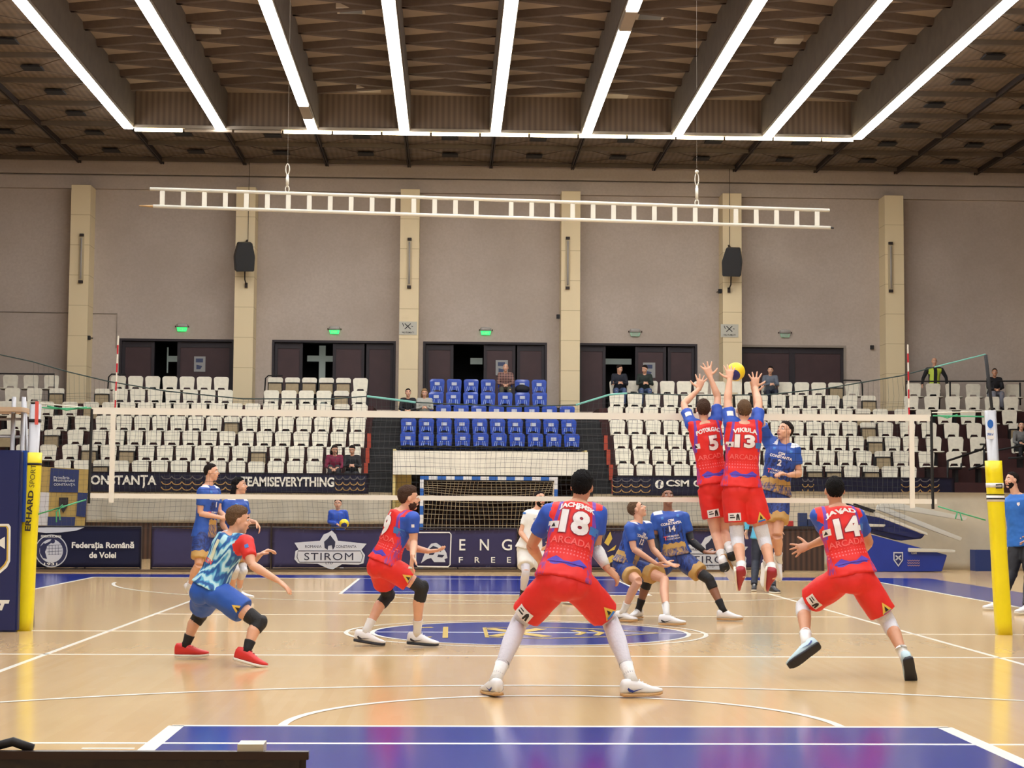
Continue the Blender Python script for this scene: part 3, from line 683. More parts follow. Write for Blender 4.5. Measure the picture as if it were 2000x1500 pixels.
# ================================================================ PERIMETER BOARDS
def by(x): return 17.65+0.14*x
AX = V((1, 0.14, 0)).normalized(); AN = AX.cross(ZA)
m_bnavy = mat('board_navy', (30,36,72), 0.45, var=0.06, scale=2); m_bpurple = mat('board_faded_navy', (76,72,112), 0.45, var=0.08, scale=2)
m_bframe = mat('board_frame', (52,42,36), 0.6)
def onb(px, py, off=0.03):
    d = ray(px, py); t = (17.65+0.14*CAMP.x-CAMP.y-off)/(d.y-0.14*d.x); return CAMP+d*t
def board(x0, x1, m, lab, amp=0.0, z0=0.09, z1=0.93):
    c = V((x0, by(x0), 0)); r = empty('advert_board', c, lab, 'advertising board', 'advertising boards along the court end')
    L = (x1-x0)/AX.x; bm = bmesh.new(); n = 40; R = []
    for i in range(n+1):
        col = []
        for j in range(9):
            u, v = i/n, j/8; p = c+AX*(L*u)+ZA*(z0+(z1-z0)*v - 0.05*math.sin(math.pi*u)*v*(amp > 0))
            dn = amp*(noise.noise(V((u*L*1.3+x0*3, v*1.2, 5)))*1.6 + 0.8*math.sin((u*L*1.7-v*2.2)*2.0)*0.4)
            col.append(bm.verts.new(p+AN*dn))
        R.append(col)
    for a, b_ in zip(R, R[1:]):
        for j in range(8): bm.faces.new((a[j], b_[j], b_[j+1], a[j+1]))
    bmesh.ops.solidify(bm, geom=bm.faces[:], thickness=0.012); obj('printed_sheet', bm, m, r, True)
    bm = bmesh.new(); B = c-AN*0.05
    for u in (0, 0.5, 1): tube(bm, [B+AX*(L*u), B+AX*(L*u)+ZA*z1], 0.022, 6)
    for z in (0.06, z1): tube(bm, [B+ZA*z, B+AX*L+ZA*z], 0.02, 6)
    obj('frame', bm, m_bframe, r)
    return r
b1 = board(onb(55,1100).x, onb(274,1100).x, m_bnavy, 'navy board of the volleyball federation with round emblem and white lettering')
b2 = board(onb(295,1100).x, onb(527,1100).x, m_bpurple, 'plain faded navy board without print behind the two standing players', 0.012)
b3 = board(onb(531,1100).x, onb(775,1100).x, m_bpurple, 'faded navy board with silver crest reading STIROM, left one', 0.022)
b4 = board(onb(778,1100).x, onb(1010,1100).x, m_bpurple, 'faded navy board with framed animal emblem and ENG FREE lettering', 0.015)
b5 = board(onb(1014,1100).x, onb(1290,1100).x, m_bpurple, 'faded navy board with gold and purple shapes behind the crouching blue players', 0.012)
b6 = board(onb(1294,1100).x, onb(1520,1100).x, m_bpurple, 'faded navy board with silver crest reading STIROM, right one behind the jumpers', 0.012)
m_sil = mat('board_silver', (196,200,205), 0.45); m_ink2 = mat('board_ink', (34,36,60), 0.5)
def brd_text(s, px0, px1, py0, py1, root, m=m_white, bold=0.02, sp=1.0, off=0.05):
    a = onb(px0, py1, off); c = onb(px1, py0, off)
    return flat_text('board_lettering', s, abs(c.z-a.z), (a+c)/2, AX, ZA, m, root, bold, sp, fit=(c-a).dot(AX))
def brd_poly(polys_px, root, m, off=0.04, nm='board_print'):
    bm = bmesh.new()
    for p in polys_px: bm.faces.new([bm.verts.new(onb(x, y, off)) for x, y in p])
    return obj(nm, bm, m, root)
def off_(pts, dx, dy): return [(x+dx, y+dy) for x, y in pts]
brd_text('Federația Română', 140, 262, 1058, 1074, b1, bold=0.03); brd_text('de Volei', 174, 227, 1078, 1090, b1, bold=0.03)
def epx(cx, cy, r, n=28): return [(cx+r*math.cos(2*math.pi*k/n), cy+r*math.sin(2*math.pi*k/n)) for k in range(n)]
brd_poly([epx(100,1076,32)], b1, m_sil, 0.035); brd_poly([epx(100,1076,30)], b1, m_bnavy, 0.038); brd_poly([epx(100,1076,23)], b1, m_sil, 0.041)
brd_poly([[(78,1068),(86,1060),(92,1068),(88,1078),(92,1092),(84,1090),(78,1080)]]+[[(86,1063),(100,1056),(103,1058),(90,1068)]], b1, m_bnavy, 0.044); brd_poly([epx(103,1057,4.5,14)], b1, m_bnavy, 0.044)
brd_poly(stroke([(90,1066),(121,1064)],0.8)+stroke([(90,1072),(122,1070)],0.8)+stroke([(92,1078),(122,1076)],0.8)+stroke([(94,1083),(120,1082)],0.8)+[q for x in (96,102,108,114) for q in stroke([(x,1065),(x,1084)],0.8)], b1, m_bnavy, 0.044)
brd_text('1931', 86, 112, 1099, 1104, b1, off=0.047); brd_text('FEDERATIA ROMANA', 80, 120, 1045, 1050, b1, off=0.047)
brd_poly([[(30,1030),(165,1030),(150,1036),(120,1040),(90,1041),(60,1038)]], b1, m_sil, 0.04)
def stirom(cx, cy, root, s=1.0):
    f = lambda P: [(cx+(x-643)*s, cy+(y-1078)*s) for x, y in P]
    out = [(575,1060),(625,1056),(632,1044),(642,1040),(648,1036),(656,1044),(660,1056),(716,1062),(706,1074),(713,1084),(710,1100),(700,1103),(668,1102),(650,1112),(640,1110),(620,1101),(582,1100),(575,1092),(577,1076),(583,1073)]
    brd_poly([f(out)], root, m_sil, 0.05)
    inn = [(583,1077),(705,1077),(707,1098),(583,1097)]
    brd_poly([f(q) for q in stroke([(582,1076),(704,1076),(709,1086),(705,1098),(585,1098),(580,1088)],1.4,True)], root, m_ink2, 0.056)
    brd_poly([f([(634,1070),(633,1058),(640,1052),(645,1045),(650,1052),(655,1058),(654,1068),(650,1074),(648,1065),(641,1066),(640,1074)])], root, m_ink2, 0.056)
    for s_, x0, x1, y0, y1, bo in (('STIROM',594,690,1080,1094,0.005),('LTD',636,650,1097,1102,0.0),('ROMANIA',596,628,1065,1070,0.0),('CONSTANTA',656,696,1065,1070,0.0)):
        p = f([(x0,y0),(x1,y1)]); brd_text(s_, p[0][0], p[1][0], p[0][1], p[1][1], root, m_ink2, bo if s_ != 'STIROM' else 0.0, 1.12 if s_ == 'STIROM' else 1.0, off=0.058)
stirom(643,1078,b3); stirom(1388,1084,b6)
brd_poly(stroke([(816,1040),(878,1040),(881,1044),(879,1103),(875,1107),(816,1106),(812,1102),(812,1044)],2.2,True), b4, m_white, 0.05)
brd_poly([[(822,1100),(832,1075),(842,1062),(852,1060),(866,1070),(872,1080),(874,1090),(868,1092),(870,1098),(848,1098),(842,1090),(834,1092)]], b4, m_sil, 0.052)
brd_poly([[(838,1072),(846,1066),(856,1070),(862,1078),(852,1076),(846,1084),(838,1084)],[(856,1083),(868,1084),(864,1089),(854,1088)]], b4, m_ink2, 0.056)
for ch, x0, x1, y0, y1 in (('E',897,909,1053,1075),('N',937,955,1053,1075),('G',980,1000,1053,1075),('F',896,904,1088,1099),('R',927,937,1088,1099),('E',959,967,1088,1099),('E',990,998,1088,1099)): brd_text(ch, x0, x1, y0, y1, b4, bold=0.01)
brd_poly([[(1180,1060),(1192,1038),(1196,1052),(1188,1066)],[(1186,1078),(1204,1064),(1200,1074)],[(1176,1096),(1196,1084),(1212,1090),(1190,1100)]], b5, m_gold, 0.05)
brd_poly([[(1170,1040),(1182,1036),(1180,1056)],[(1200,1086),(1222,1078),(1216,1104)],[(1230,1050),(1260,1040),(1250,1070)]], b5, m_silver, 0.05)
# plinth rail below the boards
bm = bmesh.new(); a = V((-12, by(-12), 0)); c = V((5.75, by(5.75), 0))
for z0, z1, o_ in ((0.0, 0.05, 0.10),): 
    vs = [a+AN*o_, c+AN*o_, c-AN*0.12, a-AN*0.12]; slab(bm, [(p.x, p.y) for p in vs], z0, z1)
tag(obj('plinth_beam', bm, mat('plinth_brown', (96,76,54), 0.6)), 'low brown beam on the floor under the advertising boards', 'beam')
# coloured fabric panel left, standing behind the federation board
yp = 18.2; r = empty('display_panel', (at(120,1025,yp).x, yp, 0), 'gold and navy checkered display panel with town hall lettering behind the left pole', 'display panel')
def ppoly(px, m, Y, nm):
    bm = bmesh.new(); P = [at(x, y, Y) for x, y in px]; prism(bm, [(p.x, p.z) for p in P], Y, Y+0.02); return obj(nm, bm, m, r)
m_pg = mat('panel_gold', (176,150,84), 0.6, var=0.08); m_pn = mat('panel_navy', (38,52,100), 0.6); m_pw = mat('panel_white', (205,205,205), 0.6)
ppoly([(75,911),(174,917),(164,1035),(70,1035)], m_pg, yp, 'panel_sheet'); ppoly([(99,914),(154,918),(152,962),(96,961)], m_pn, yp-0.02, 'navy_square'); ppoly([(152,962),(171,963),(166,1010),(149,1008)], m_pn, yp-0.02, 'navy_square')
ppoly([(93,1009),(147,1010),(145,1032),(92,1032)], m_pn, yp-0.02, 'navy_square'); ppoly([(76,961),(96,962),(93,1026),(72,1026)], m_pw, yp-0.02, 'white_square')
for s_, x0, x1, y0, y1 in (('Primăria', 105,136,930,935),('Municipiului', 105,146,936,942),('CONSTANȚA',105,147,944,950)): btext(s_, x0, x1, y0, y1, r, m_sil, yp-0.045, 0.02, 'panel_lettering')
c = at(124, 987, yp-0.04); flat_poly('panel_crest', [[(-0.1,0.17),(0.1,0.17),(0.1,0.0),(0.0,-0.17),(-0.1,0.0)]], c, XA, ZA, m_ink, r)
bm = bmesh.new(); tube(bm, [at(90,1030,yp+0.05), (at(90,1030,yp).x, yp+0.05, 0)], 0.03); tube(bm, [at(150,1030,yp+0.05), (at(150,1030,yp).x, yp+0.05, 0)], 0.03); obj('stand_leg', bm, m_bframe, r)

# ================================================================ HANDBALL GOAL
m_gb = mat('goal_blue', (40,100,180), 0.4); m_gw = mat('goal_white', (225,225,220), 0.4)
g = empty('handball_goal', (0.14, 20.0, 0), 'blue and white striped handball goal with sagging net below the white panel', 'goal')
def gx(px): return at(px, 934, 20.0).x
gx0, gx1 = gx(824), gx(1086); W = gx1-gx0
def stripe(nm, horiz, c, L, z=0):
    bm = bmesh.new(); n = int(round(L/0.2)); 
    for i in range(n):
        a, b_ = i*L/n, (i+1)*L/n
        if horiz: box(bm, gx0-0.04+a, gx0-0.04+b_, 19.96, 20.04, 2.0, 2.08, i % 2)
        else: box(bm, c-0.04, c+0.04, 19.96, 20.04, a, b_, i % 2)
    return obj(nm, bm, [m_gb, m_gw], g)
stripe('crossbar', True, 0, W+0.08); stripe('goal_post', False, gx0, 2.0); stripe('goal_post', False, gx1, 2.0)
bm = bmesh.new()
for x in (gx0, gx1): tube(bm, [(x, 20.0, 2.0), (x, 20.8, 1.95), (x, 21.1, 1.2), (x, 21.3, 0.05)], 0.018); tube(bm, [(x, 20, 0.04), (x, 21.3, 0.04)], 0.02)
obj('rear_frame', bm, m_gw, g)
bm = bmesh.new(); m_net = mat('goal_net_cord', (196,180,150), 0.8)
nx, nz = 30, 22
def gp(u, v):   # v 0 top front .. 1 bottom back
    x = gx0+W*u; prof = [(20.05,1.97),(20.75,1.72-0.10*math.sin(math.pi*u)),(21.05,1.1),(21.15,0.3),(21.0,0.03)]
    t = v*4; i = min(3, int(t)); f = t-i; a, b_ = prof[i], prof[i+1]
    return V((x+0.05*math.sin(v*5+u*9), a[0]+(b_[0]-a[0])*f+0.1*math.sin(u*8+v*3), max(0.02, a[1]+(b_[1]-a[1])*f)))
for i in range(nx+1): tube(bm, [gp(i/nx, j/nz) for j in range(nz+1)], 0.005, 3)
for j in range(nz+1): tube(bm, [gp(i/nx, j/nz) for i in range(nx+1)], 0.005, 3)
for x, sg in ((gx0, 1), (gx1, -1)):
    for q in range(1, 14): tube(bm, [(x, 20.0, 2*q/14), (x, 20.0+1.2, 2*q/14*0.93)], 0.005, 3)
    for q in range(1, 8): tube(bm, [(x, 20+q*0.15, 0.03), (x, 20+q*0.15, 1.95)], 0.005, 3)
obj('net', bm, m_net, g)

# ================================================================ SCORER TABLE AND FOLDED HOOP STAND
YT = 18.6
a = at(1527,1028,YT); c = at(1600,1028,YT)
r = empty('scorer_table', (a.x, YT, 0), 'dark slatted wooden scorer table behind the airborne players', 'table')
bm = bmesh.new(); box(bm, a.x, c.x+0.1, YT-0.05, YT, 0.03, a.z-0.06); obj('slatted_front', bm, m_slat, r)
bm = bmesh.new(); box(bm, a.x-0.05, c.x+0.35, YT-0.1, YT+0.6, a.z-0.06, a.z); obj('table_top', bm, mat('table_top_dark',(40,30,28),0.5), r)
bm = bmesh.new(); box(bm, a.x, a.x+0.05, YT, YT+0.5, 0, a.z-0.06); obj('leg', bm, m_bframe, r); bm = bmesh.new(); box(bm, c.x+0.28, c.x+0.34, YT, YT+0.5, 0, a.z-0.06); obj('leg', bm, m_gw, r)
tz = a.z
for nm, x0, x1, h, colr, lab in (('equipment_box',1560,1575,0.30,(36,52,92),'upright dark blue box on the scorer table'),('equipment_box',1576,1606,0.16,(34,48,86),'low dark blue box on the scorer table'),('folded_towel',1536,1548,0.12,(190,50,40),'small red bundle on the scorer table'),('paper_stack',1522,1534,0.08,(215,212,205),'white papers on the scorer table')):
    p = at(x0,1020,YT+0.2); q = at(x1,1020,YT+0.2); bm = bmesh.new(); box(bm, p.x, q.x, YT+0.08, YT+0.34, tz, tz+h); bmesh.ops.bevel(bm, geom=bm.edges[:], offset=0.01, segments=1, affect='EDGES')
    tag(obj(nm, bm, mat('item_'+nm+str(x0), colr, 0.6)), lab, nm.replace('_', ' '))
# folded basketball stand
yh = 18.9; r = empty('basketball_stand', (9.0, yh, 0), 'folded basketball hoop stand with blue padded base at right', 'basketball stand')
m_pad = mat('stand_pad_blue', (34,58,150), 0.35, var=0.08, scale=3); m_arm = mat('stand_arm_white', (205,203,190), 0.5); m_pad2 = mat('stand_pad_navy', (30,42,100), 0.4)
def spoly(px, y0, y1, m, nm):
    bm = bmesh.new(); P = [at(x, y, y0) for x, y in px]; prism(bm, [(p.x, max(0.0, p.z)) for p in P], y0, y1); bmesh.ops.bevel(bm, geom=bm.edges[:], offset=0.012, segments=2, affect='EDGES'); return obj(nm, bm, m, r)
bp1 = spoly([(1690,1041),(1850,1084),(1840,1116),(1690,1118),(1672,1118),(1672,1036)], yh, yh+0.9, m_pad, 'base_padding')
spoly([(1672,1002),(1722,1012),(1806,1045),(1800,1052),(1760,1056),(1700,1038),(1672,1036)], yh+0.25, yh+0.8, m_pad2, 'upper_padding')
spoly([(1688,1001),(1728,1014),(1812,1046),(1812,1041),(1705,998),(1690,994)], yh-0.05, yh+0.05, m_arm, 'lift_arm')
spoly([(1672,1022),(1730,1024),(1728,1029),(1672,1029)], yh-0.02, yh+0.1, m_arm, 'cross_bar'); spoly([(1775,1070),(1866,1074),(1866,1079),(1775,1078)], yh-0.12, yh-0.02, m_arm, 'cross_bar')
spoly([(1700,1024),(1808,1044),(1790,1052),(1690,1030)], yh+0.15, yh+0.24, m_pad2, 'side_pad')
spoly([(1715,985),(1880,1050),(1876,1057),(1712,995)], yh+0.9, yh+1.0, m_arm, 'lift_arm'); spoly([(1720,976),(1890,1010),(1885,1017),(1720,990)], yh+1.2, yh+1.3, m_arm, 'lift_arm')
for q in ((1652,984,1706,1000),(1667,984,1709,998)):
    bm = bmesh.new(); tube(bm, [at(q[0],q[1],yh-0.1), at(q[2],q[3],yh-0.1)], 0.022); obj('spring_tube', bm, m_grille, r)
c = at(1754,1092,yh-0.005)
flat_poly('stand_crest', [[(-0.11,0.16),(0.11,0.16),(0.11,-0.02),(0,-0.17),(-0.11,-0.02)]], c, XA, ZA, m_sil, r, 0.02)
flat_poly('stand_crest_field', [[(-0.085,0.13),(0.085,0.13),(0.085,-0.01),(0,-0.13),(-0.085,-0.01)]], c, XA, ZA, m_pad2, r, 0.024)
flat_poly('stand_crest_cross', stroke([(-0.06,0.08),(0.06,-0.02)],0.03)+stroke([(-0.06,-0.02),(0.06,0.08)],0.03), c, XA, ZA, m_sil, r, 0.028)
c = at(1785,1080,yh-0.02); flat_text('stand_lettering', 'CSM', 0.05, c, XA, ZA, m_sil, r, 0.04)
c = at(1772,1100,yh-0.02)
for q in range(3):
    pts = [(t*0.0275, -0.05+q*0.055+0.012*math.cos(t*math.pi)) for t in range(11)]; flat_poly('stand_waves', stroke(pts, 0.014), c, XA, ZA, mat('wave_rose',(190,150,130),0.5), r, 0.02)

# ================================================================ BALL-STOP NETTING BEHIND THE COURT
m_cordg = mat('net_cord_dark_green', (30,52,48), 0.7); m_cordt = mat('rope_teal', (110,176,160), 0.6); m_mesh = mat('netting_grey', (70,74,72), 0.8)
rp = [(62,706),(132,726),(212,745),(325,764),(475,779),(650,779),(717,774),(775,782),(812,786),(1000,794),(1125,791),(1190,771),(1225,768),(1357,772),(1500,771),(1612,759),(1760,734),(1825,717),(1925,692)]
YN = 14.6
ropeP = [at(x, y, YN) for x, y in rp]
r = empty('ball_stop_net', (0, YN, 0), 'sagging green cord with fine netting hanging behind the far end of the court', 'net')
bm = bmesh.new(); tube(bm, [at(-60,680,YN)]+ropeP[:9], 0.012, 5); tube(bm, ropeP[8:], 0.012, 5); obj('cord', bm, m_cordg, r)
bm = bmesh.new(); tube(bm, [at(717,774,YN-0.02), at(812,786,YN-0.02)], 0.022, 5); tube(bm, [at(1125,791,YN-0.02), at(1190,771,YN-0.02), at(1225,768,YN-0.02)], 0.020, 5); tube(bm, [at(1825,717,YN-0.02), at(1925,692,YN-0.02)], 0.014, 5); obj('tape_cord', bm, m_cordt, r)
bm = bmesh.new()
def ropez(x):
    for p, q in zip(ropeP, ropeP[1:]):
        if p.x <= x <= q.x: return p.z+(q.z-p.z)*(x-p.x)/(q.x-p.x)
    return ropeP[0].z
x = ropeP[0].x+0.05; xend = at(1770,734,YN).x
zb = 0.95
while x < xend:
    if x < ropeP[3].x or x > at(1600,760,YN).x: lo = zb
    else: lo = zb
    zt = ropez(x); ps = [V((x+0.03*math.sin(z*5+x), YN+0.03*math.sin(x*2), z)) for z in np.linspace(lo, zt, 9)]; tube(bm, ps, 0.0022, 3, False); x += 0.10
z = zb
while z < 3.6:
    xs_ = [q for q in np.arange(ropeP[0].x, xend, 0.1) if ropez(q) > z]
    if len(xs_) > 2:
        run = [xs_[0]]
        for q in xs_[1:]+[1e9]:
            if q-run[-1] > 0.15:
                if len(run) > 1: tube(bm, [V((t, YN+0.03*math.sin(t*2), z+0.02*math.sin(t*3))) for t in run[::3]+[run[-1]]], 0.0022, 3, False)
                run = []
            run.append(q)
    z += 0.10
obj('netting', bm, m_mesh, r)
# ================================================================ VOLLEYBALL NET AND POSTS
m_tape = mat('net_tape_white', (226,222,206), 0.6); m_black = mat('net_cord_black', (20,20,20), 0.7)
m_pole = mat('post_grey_metal', (168,168,170), 0.35, metal=0.3); m_yellow = mat('post_pad_yellow', (232,214,20), 0.35, var=0.04, scale=4)
nl, nr = -4.80, 4.80     # net cord ends
def ntz(x): return 2.47+0.012*(x/4.7)**2   # top edge
NT = empty('volleyball_net', (0, 0, 1.4), 'black mesh volleyball net with white tapes stretched across the court', 'net')
TL = at(180, 795, 0).x; TR = at(1818, 806, 0).x
def band(nm, z0f, z1f, x0, x1, m=m_tape, y=0.008):
    bm = bmesh.new(); n = 24; A = []
    for i in range(n+1):
        x = x0+(x1-x0)*i/n; A.append([bm.verts.new((x, yy, z)) for yy, z in ((-y, z0f(x)), (-y, z1f(x)), (y, z1f(x)), (y, z0f(x)))])
    for a, b_ in zip(A, A[1:]):
        for q in range(4): bm.faces.new((a[q], b_[q], b_[(q+1)%4], a[(q+1)%4]))
    bm.faces.new(A[0][::-1]); bm.faces.new(A[-1]); return obj(nm, bm, m, NT)
topz = lambda x: ntz(x); botz = lambda x: 1.468
band('top_tape', lambda x: topz(x)-0.075, topz, TL, TR); band('bottom_tape', lambda x: botz(x), lambda x: botz(x)+0.055, at(172,970,0).x, at(1830,985,0).x)
for px0, px1 in ((212, 224), (1773, 1785)):
    x0 = at(px0+3, 880, -0.012).x; bm = bmesh.new(); box(bm, x0, x0+0.055, -0.028, -0.010, 1.42, topz(x0)-0.07); obj('side_tape', bm, m_tape, NT)
for px in (176, 1821):
    x0 = at(px, 880, 0).x; bm = bmesh.new(); tube(bm, [(x0, 0, 1.41), (x0+0.01*(1 if px < 500 else -1), 0, topz(x0)-0.02)], 0.017, 6); obj('side_rod', bm, m_black, NT)
bm = bmesh.new()
x = TL+0.02
while x < TR: box(bm, x-0.001, x+0.001, -0.0014, 0.0014, 1.48, topz(x)-0.07); x += 0.1
for k in range(1, 10): z = 1.48+k*0.0915; box(bm, TL, TR, -0.0014, 0.0014, z-0.0014, z+0.0014)
obj('mesh', bm, m_black, NT)
# antennas
m_red = mat('antenna_red', (190,30,45), 0.4)
for i, (pb, pt) in enumerate((((221,800),(231,656)),((1777,808),(1773,673)))):
    a = at(pb[0], pb[1], 0.02); t = at(pt[0], pt[1], 0.02); bm = bmesh.new(); lo = V((a.x, 0.02, 1.43)); n = 18
    tp = t
    for k in range(n):
        p, q = lo.lerp(tp, k/n), lo.lerp(tp, (k+1)/n); mi = (k+1) % 2; u, v = frame(q-p)
        before = len(bm.faces); tube(bm, [p, q], 0.009, 6, True, mi)
    tag(obj('net_antenna', bm, [m_tape, m_red]), ('red and white striped antenna at the left edge of the net','red and white striped antenna at the right edge of the net')[i], 'antenna')
# posts
def post(base_px, top_px, pad_top_px, pad_w, lab, side):
    b0 = at(base_px[0], base_px[1], 0.0); b0.z = 0.0; t0 = at(top_px[0], top_px[1], 0.0); t0.y = 0; b0.y = 0
    ax = (t0-b0).normalized(); r = empty('net_post', b0, lab, 'post')
    bm = bmesh.new(); loft(bm, [(b0, XA, YA, 0.055, 0.055), (t0, XA, YA, 0.06, 0.06)], 20, power=3.5); obj('pole', bm, m_pole, r, True)
    L = (at(pad_top_px[0], pad_top_px[1], 0).z)/ax.z; bm = bmesh.new()
    secs = [(b0+ax*(L*u), XA, YA, pad_w*(1.0+0.02*math.sin(u*9)), pad_w*(1.0+0.02*math.sin(u*7+1))) for u in [i/14 for i in range(15)]]
    loft(bm, secs, 28, power=3.2); obj('padding', bm, m_yellow, r, True)
    return r, b0, ax, L
r1, p0, ax1, L1 = post((46,1240), (70,790), (68,884), 0.092, 'left net post in yellow padding with sports brand lettering', -1)
S = at(52, 1000, -0.14)
def padtext(s, px0, py0, px1, py1, bold, size):
    a = at(px0, py0, -0.108); c = at(px1, py1, -0.108); d = (c-a); L = d.length; d.normalize()
    up = V((-d.z, 0, d.x)).normalized(); 
    flat_text('pad_lettering', s, size, (a+c)/2, d, up, m_ink, r1, bold, 1.0, fit=L)
padtext('ERHARD', 54, 1037, 61, 958, 0.03, 0.062); padtext('SPORT', 62, 952, 66, 907, -0.005, 0.055)
bm = bmesh.new()
for z in (1.83,): loft(bm, [(p0+ax1*z, XA, YA, 0.098, 0.098), (p0+ax1*(z+0.025), XA, YA, 0.098, 0.098)], 28, power=3.2)
loft(bm, [(p0+ax1*2.31, XA, YA, 0.066, 0.066), (p0+ax1*2.345, XA, YA, 0.066, 0.066)], 20, power=3.5); obj('strap', bm, m_black, r1, True)
bm = bmesh.new(); c = at(72, 812, -0.07); flat = [V((-0.02,-0.1)), V((0.02,-0.1)), V((0.02,0.16)), V((-0.02,0.16))]
bm.faces.new([bm.verts.new(c+XA*q.x+ZA*(q.y)-YA*0.01) for q in flat]); obj('warning_sticker', bm, mat('sticker_red',(215,90,80),0.5), r1)
r2, p2, ax2, L2 = post((1961,1250), (1934,802), (1938,900), 0.088, 'right net post in yellow padding with white and black straps', 1)
bm = bmesh.new(); loft(bm, [(p2+ax2*1.66, XA, YA, 0.093, 0.093), (p2+ax2*1.71, XA, YA, 0.093, 0.093)], 28, power=3.2); loft(bm, [(p2+ax2*1.50, XA, YA, 0.093, 0.093), (p2+ax2*1.57, XA, YA, 0.093, 0.093)], 28, power=3.2); obj('strap', bm, m_gw, r2, True)
bm = bmesh.new(); loft(bm, [(p2+ax2*1.525, XA, YA, 0.095, 0.095), (p2+ax2*1.543, XA, YA, 0.095, 0.095)], 28, power=3.2); loft(bm, [(p2+ax2*1.575, XA, YA, 0.0945, 0.0945), (p2+ax2*1.585, XA, YA, 0.0945, 0.0945)], 28, power=3.2); tube(bm, [at(1945,947,-0.11), at(1957,946,-0.11), at(1957,953,-0.11), at(1945,953,-0.11)], 0.008, 5); obj('strap_band', bm, m_black, r2, True)
c = at(1934, 828, -0.07); flat_poly('sticker', [circ(0.035, 0, 0, 16, 0.05), ], c, XA, ZA, m_gb, r2, 0.006); flat_poly('sticker_white', [[(-0.04,-0.17),(0.04,-0.17),(0.04,-0.07),(-0.04,-0.07)]], c, XA, ZA, m_gw, r2, 0.006)
flat_text('sticker_lettering', 'FRV', 0.03, c-ZA*0.12-YA*0.006, XA, ZA, m_gb, r2, 0.02)
# dark slanting rod behind the right post, net ties
bm = bmesh.new(); a = at(1925,693,0.3); c = at(1950,905,0.3); tube(bm, [a, a.lerp(c, 0.35), c, (c.x+0.03, 0.3, 0.0)], [0.022, 0.02, 0.014, 0.012], 8)
tag(obj('slanting_rod', bm, m_black, None, True), 'dark slanting rod rising behind the right net post', 'rod')
def tie(pts, rr, lab, Y=0.0, m=None):
    bm = bmesh.new()
    for p in pts: tube(bm, [at(x, y, Y) for x, y in p], rr, 5)
    tag(obj('tension_rope', bm, m or mat('rope_green', (70,170,120), 0.6), None, True), lab, 'rope')
tie([[(82,796),(110,798),(140,798),(178,797)], [(92,793),(130,801),(170,795)]], 0.009, 'green rope tying the net top to the left post')
tie([[(78,788),(179,797)]], 0.006, 'white cable from the left post to the net top', 0.01, m_tape)
tie([[(72,1005),(105,995),(168,976)], [(105,995),(125,990),(122,986),(110,1000),(110,1020)], [(115,992),(117,1016)]], 0.008, 'green rope tying the net bottom to the left post')
tie([[(1922,814),(1880,813),(1822,812)], [(1870,810),(1850,816),(1832,811)]], 0.009, 'green rope tying the net top to the right post')
tie([[(1922,804),(1820,806)]], 0.006, 'white cable from the right post to the net top', 0.01, m_tape)
tie([[(1832,989),(1870,1000),(1925,1016)], [(1870,1000),(1866,1014)], [(1875,1001),(1879,1017)]], 0.008, 'green rope tying the net bottom to the right post')
# referee stand at left
r = empty('referee_stand', (-5.8, -0.2, 0), 'referee stand behind navy padding with shield emblem at the left edge', 'referee stand')
xr = at(40, 1235, -0.25).x; yr = -0.25
bm = bmesh.new(); z1 = at(20, 879, yr).z; prism(bm, [(xr-1.1,0.0),(at(33,1235,yr).x,0.0),(at(42,879,yr).x,z1),(xr-1.1,z1)], yr, yr+0.12); bmesh.ops.bevel(bm, geom=bm.edges[:], offset=0.02, segments=2, affect='EDGES'); obj('front_padding', bm, mat('pad_navy', (24,34,84), 0.4), r)
bm = bmesh.new(); prism(bm, [(at(33,1100,yr).x,1.2),(at(43,1010,yr).x,1.2),(at(47.5,879,yr).x,z1),(at(38,879,yr).x,z1)], yr+0.125, yr+0.5); obj('side_padding', bm, mat('pad_blue', (30,70,150), 0.4), r)
bm = bmesh.new()
for x in (xr-0.13, xr-0.24): tube(bm, [(x-0.02, yr+0.4, 0), (x, yr+0.4, 2.6)], 0.025)
for z in (2.15, 2.35): tube(bm, [(xr-0.8, yr+0.42, z), (xr-0.12, yr+0.42, z)], 0.015)
for x in (xr-0.13,): tube(bm, [(x+0.05, yr+0.9, 0), (x, yr+0.45, 2.55)], 0.02)
obj('ladder_frame', bm, m_pole, r, True)
bm = bmesh.new(); zp = at(10, 800, yr+0.4).z; box(bm, xr-0.9, xr-0.10, yr+0.2, yr+0.8, zp-0.03, zp+0.02); obj('platform', bm, mat('platform_wood', (186,160,130), 0.6), r)
def rp_(px): return [(lambda p: (p.x, p.z))(at(x, y, yr)) for x, y in px]
def padpoly(polys, m, nm, lift):
    bm = bmesh.new()
    for p in polys: bm.faces.new([bm.verts.new((x, yr-lift, z)) for x, z in rp_(p)])
    obj(nm, bm, m, r)
padpoly([[(-36,1023),(17,1023),(21,1029),(20,1096),(14,1108),(-8,1127),(-30,1108),(-36,1090)]], m_white, 'shield_emblem', 0.003)
padpoly([[(-33,1027),(14,1027),(17,1032),(16,1094),(11,1104),(-8,1122),(-27,1104),(-33,1090)]], m_gold, 'shield_gold_line', 0.005)
padpoly([[(-31,1029),(12,1029),(14,1034),(13,1093),(8,1102),(-8,1118),(-24,1102),(-31,1090)]], mat('pad_navy', (24,34,84)), 'shield_field', 0.007)
padpoly([[(10,1048),(-6,1058),(-22,1048),(-22,1072),(-6,1062),(10,1072)]], m_white, 'shield_cross', 0.009)
padpoly([[(-4,1172),(19,1172),(17,1179),(9,1179),(4,1192),(-3,1192),(2,1179),(-6,1179)]], m_white, 'pad_letter', 0.003)
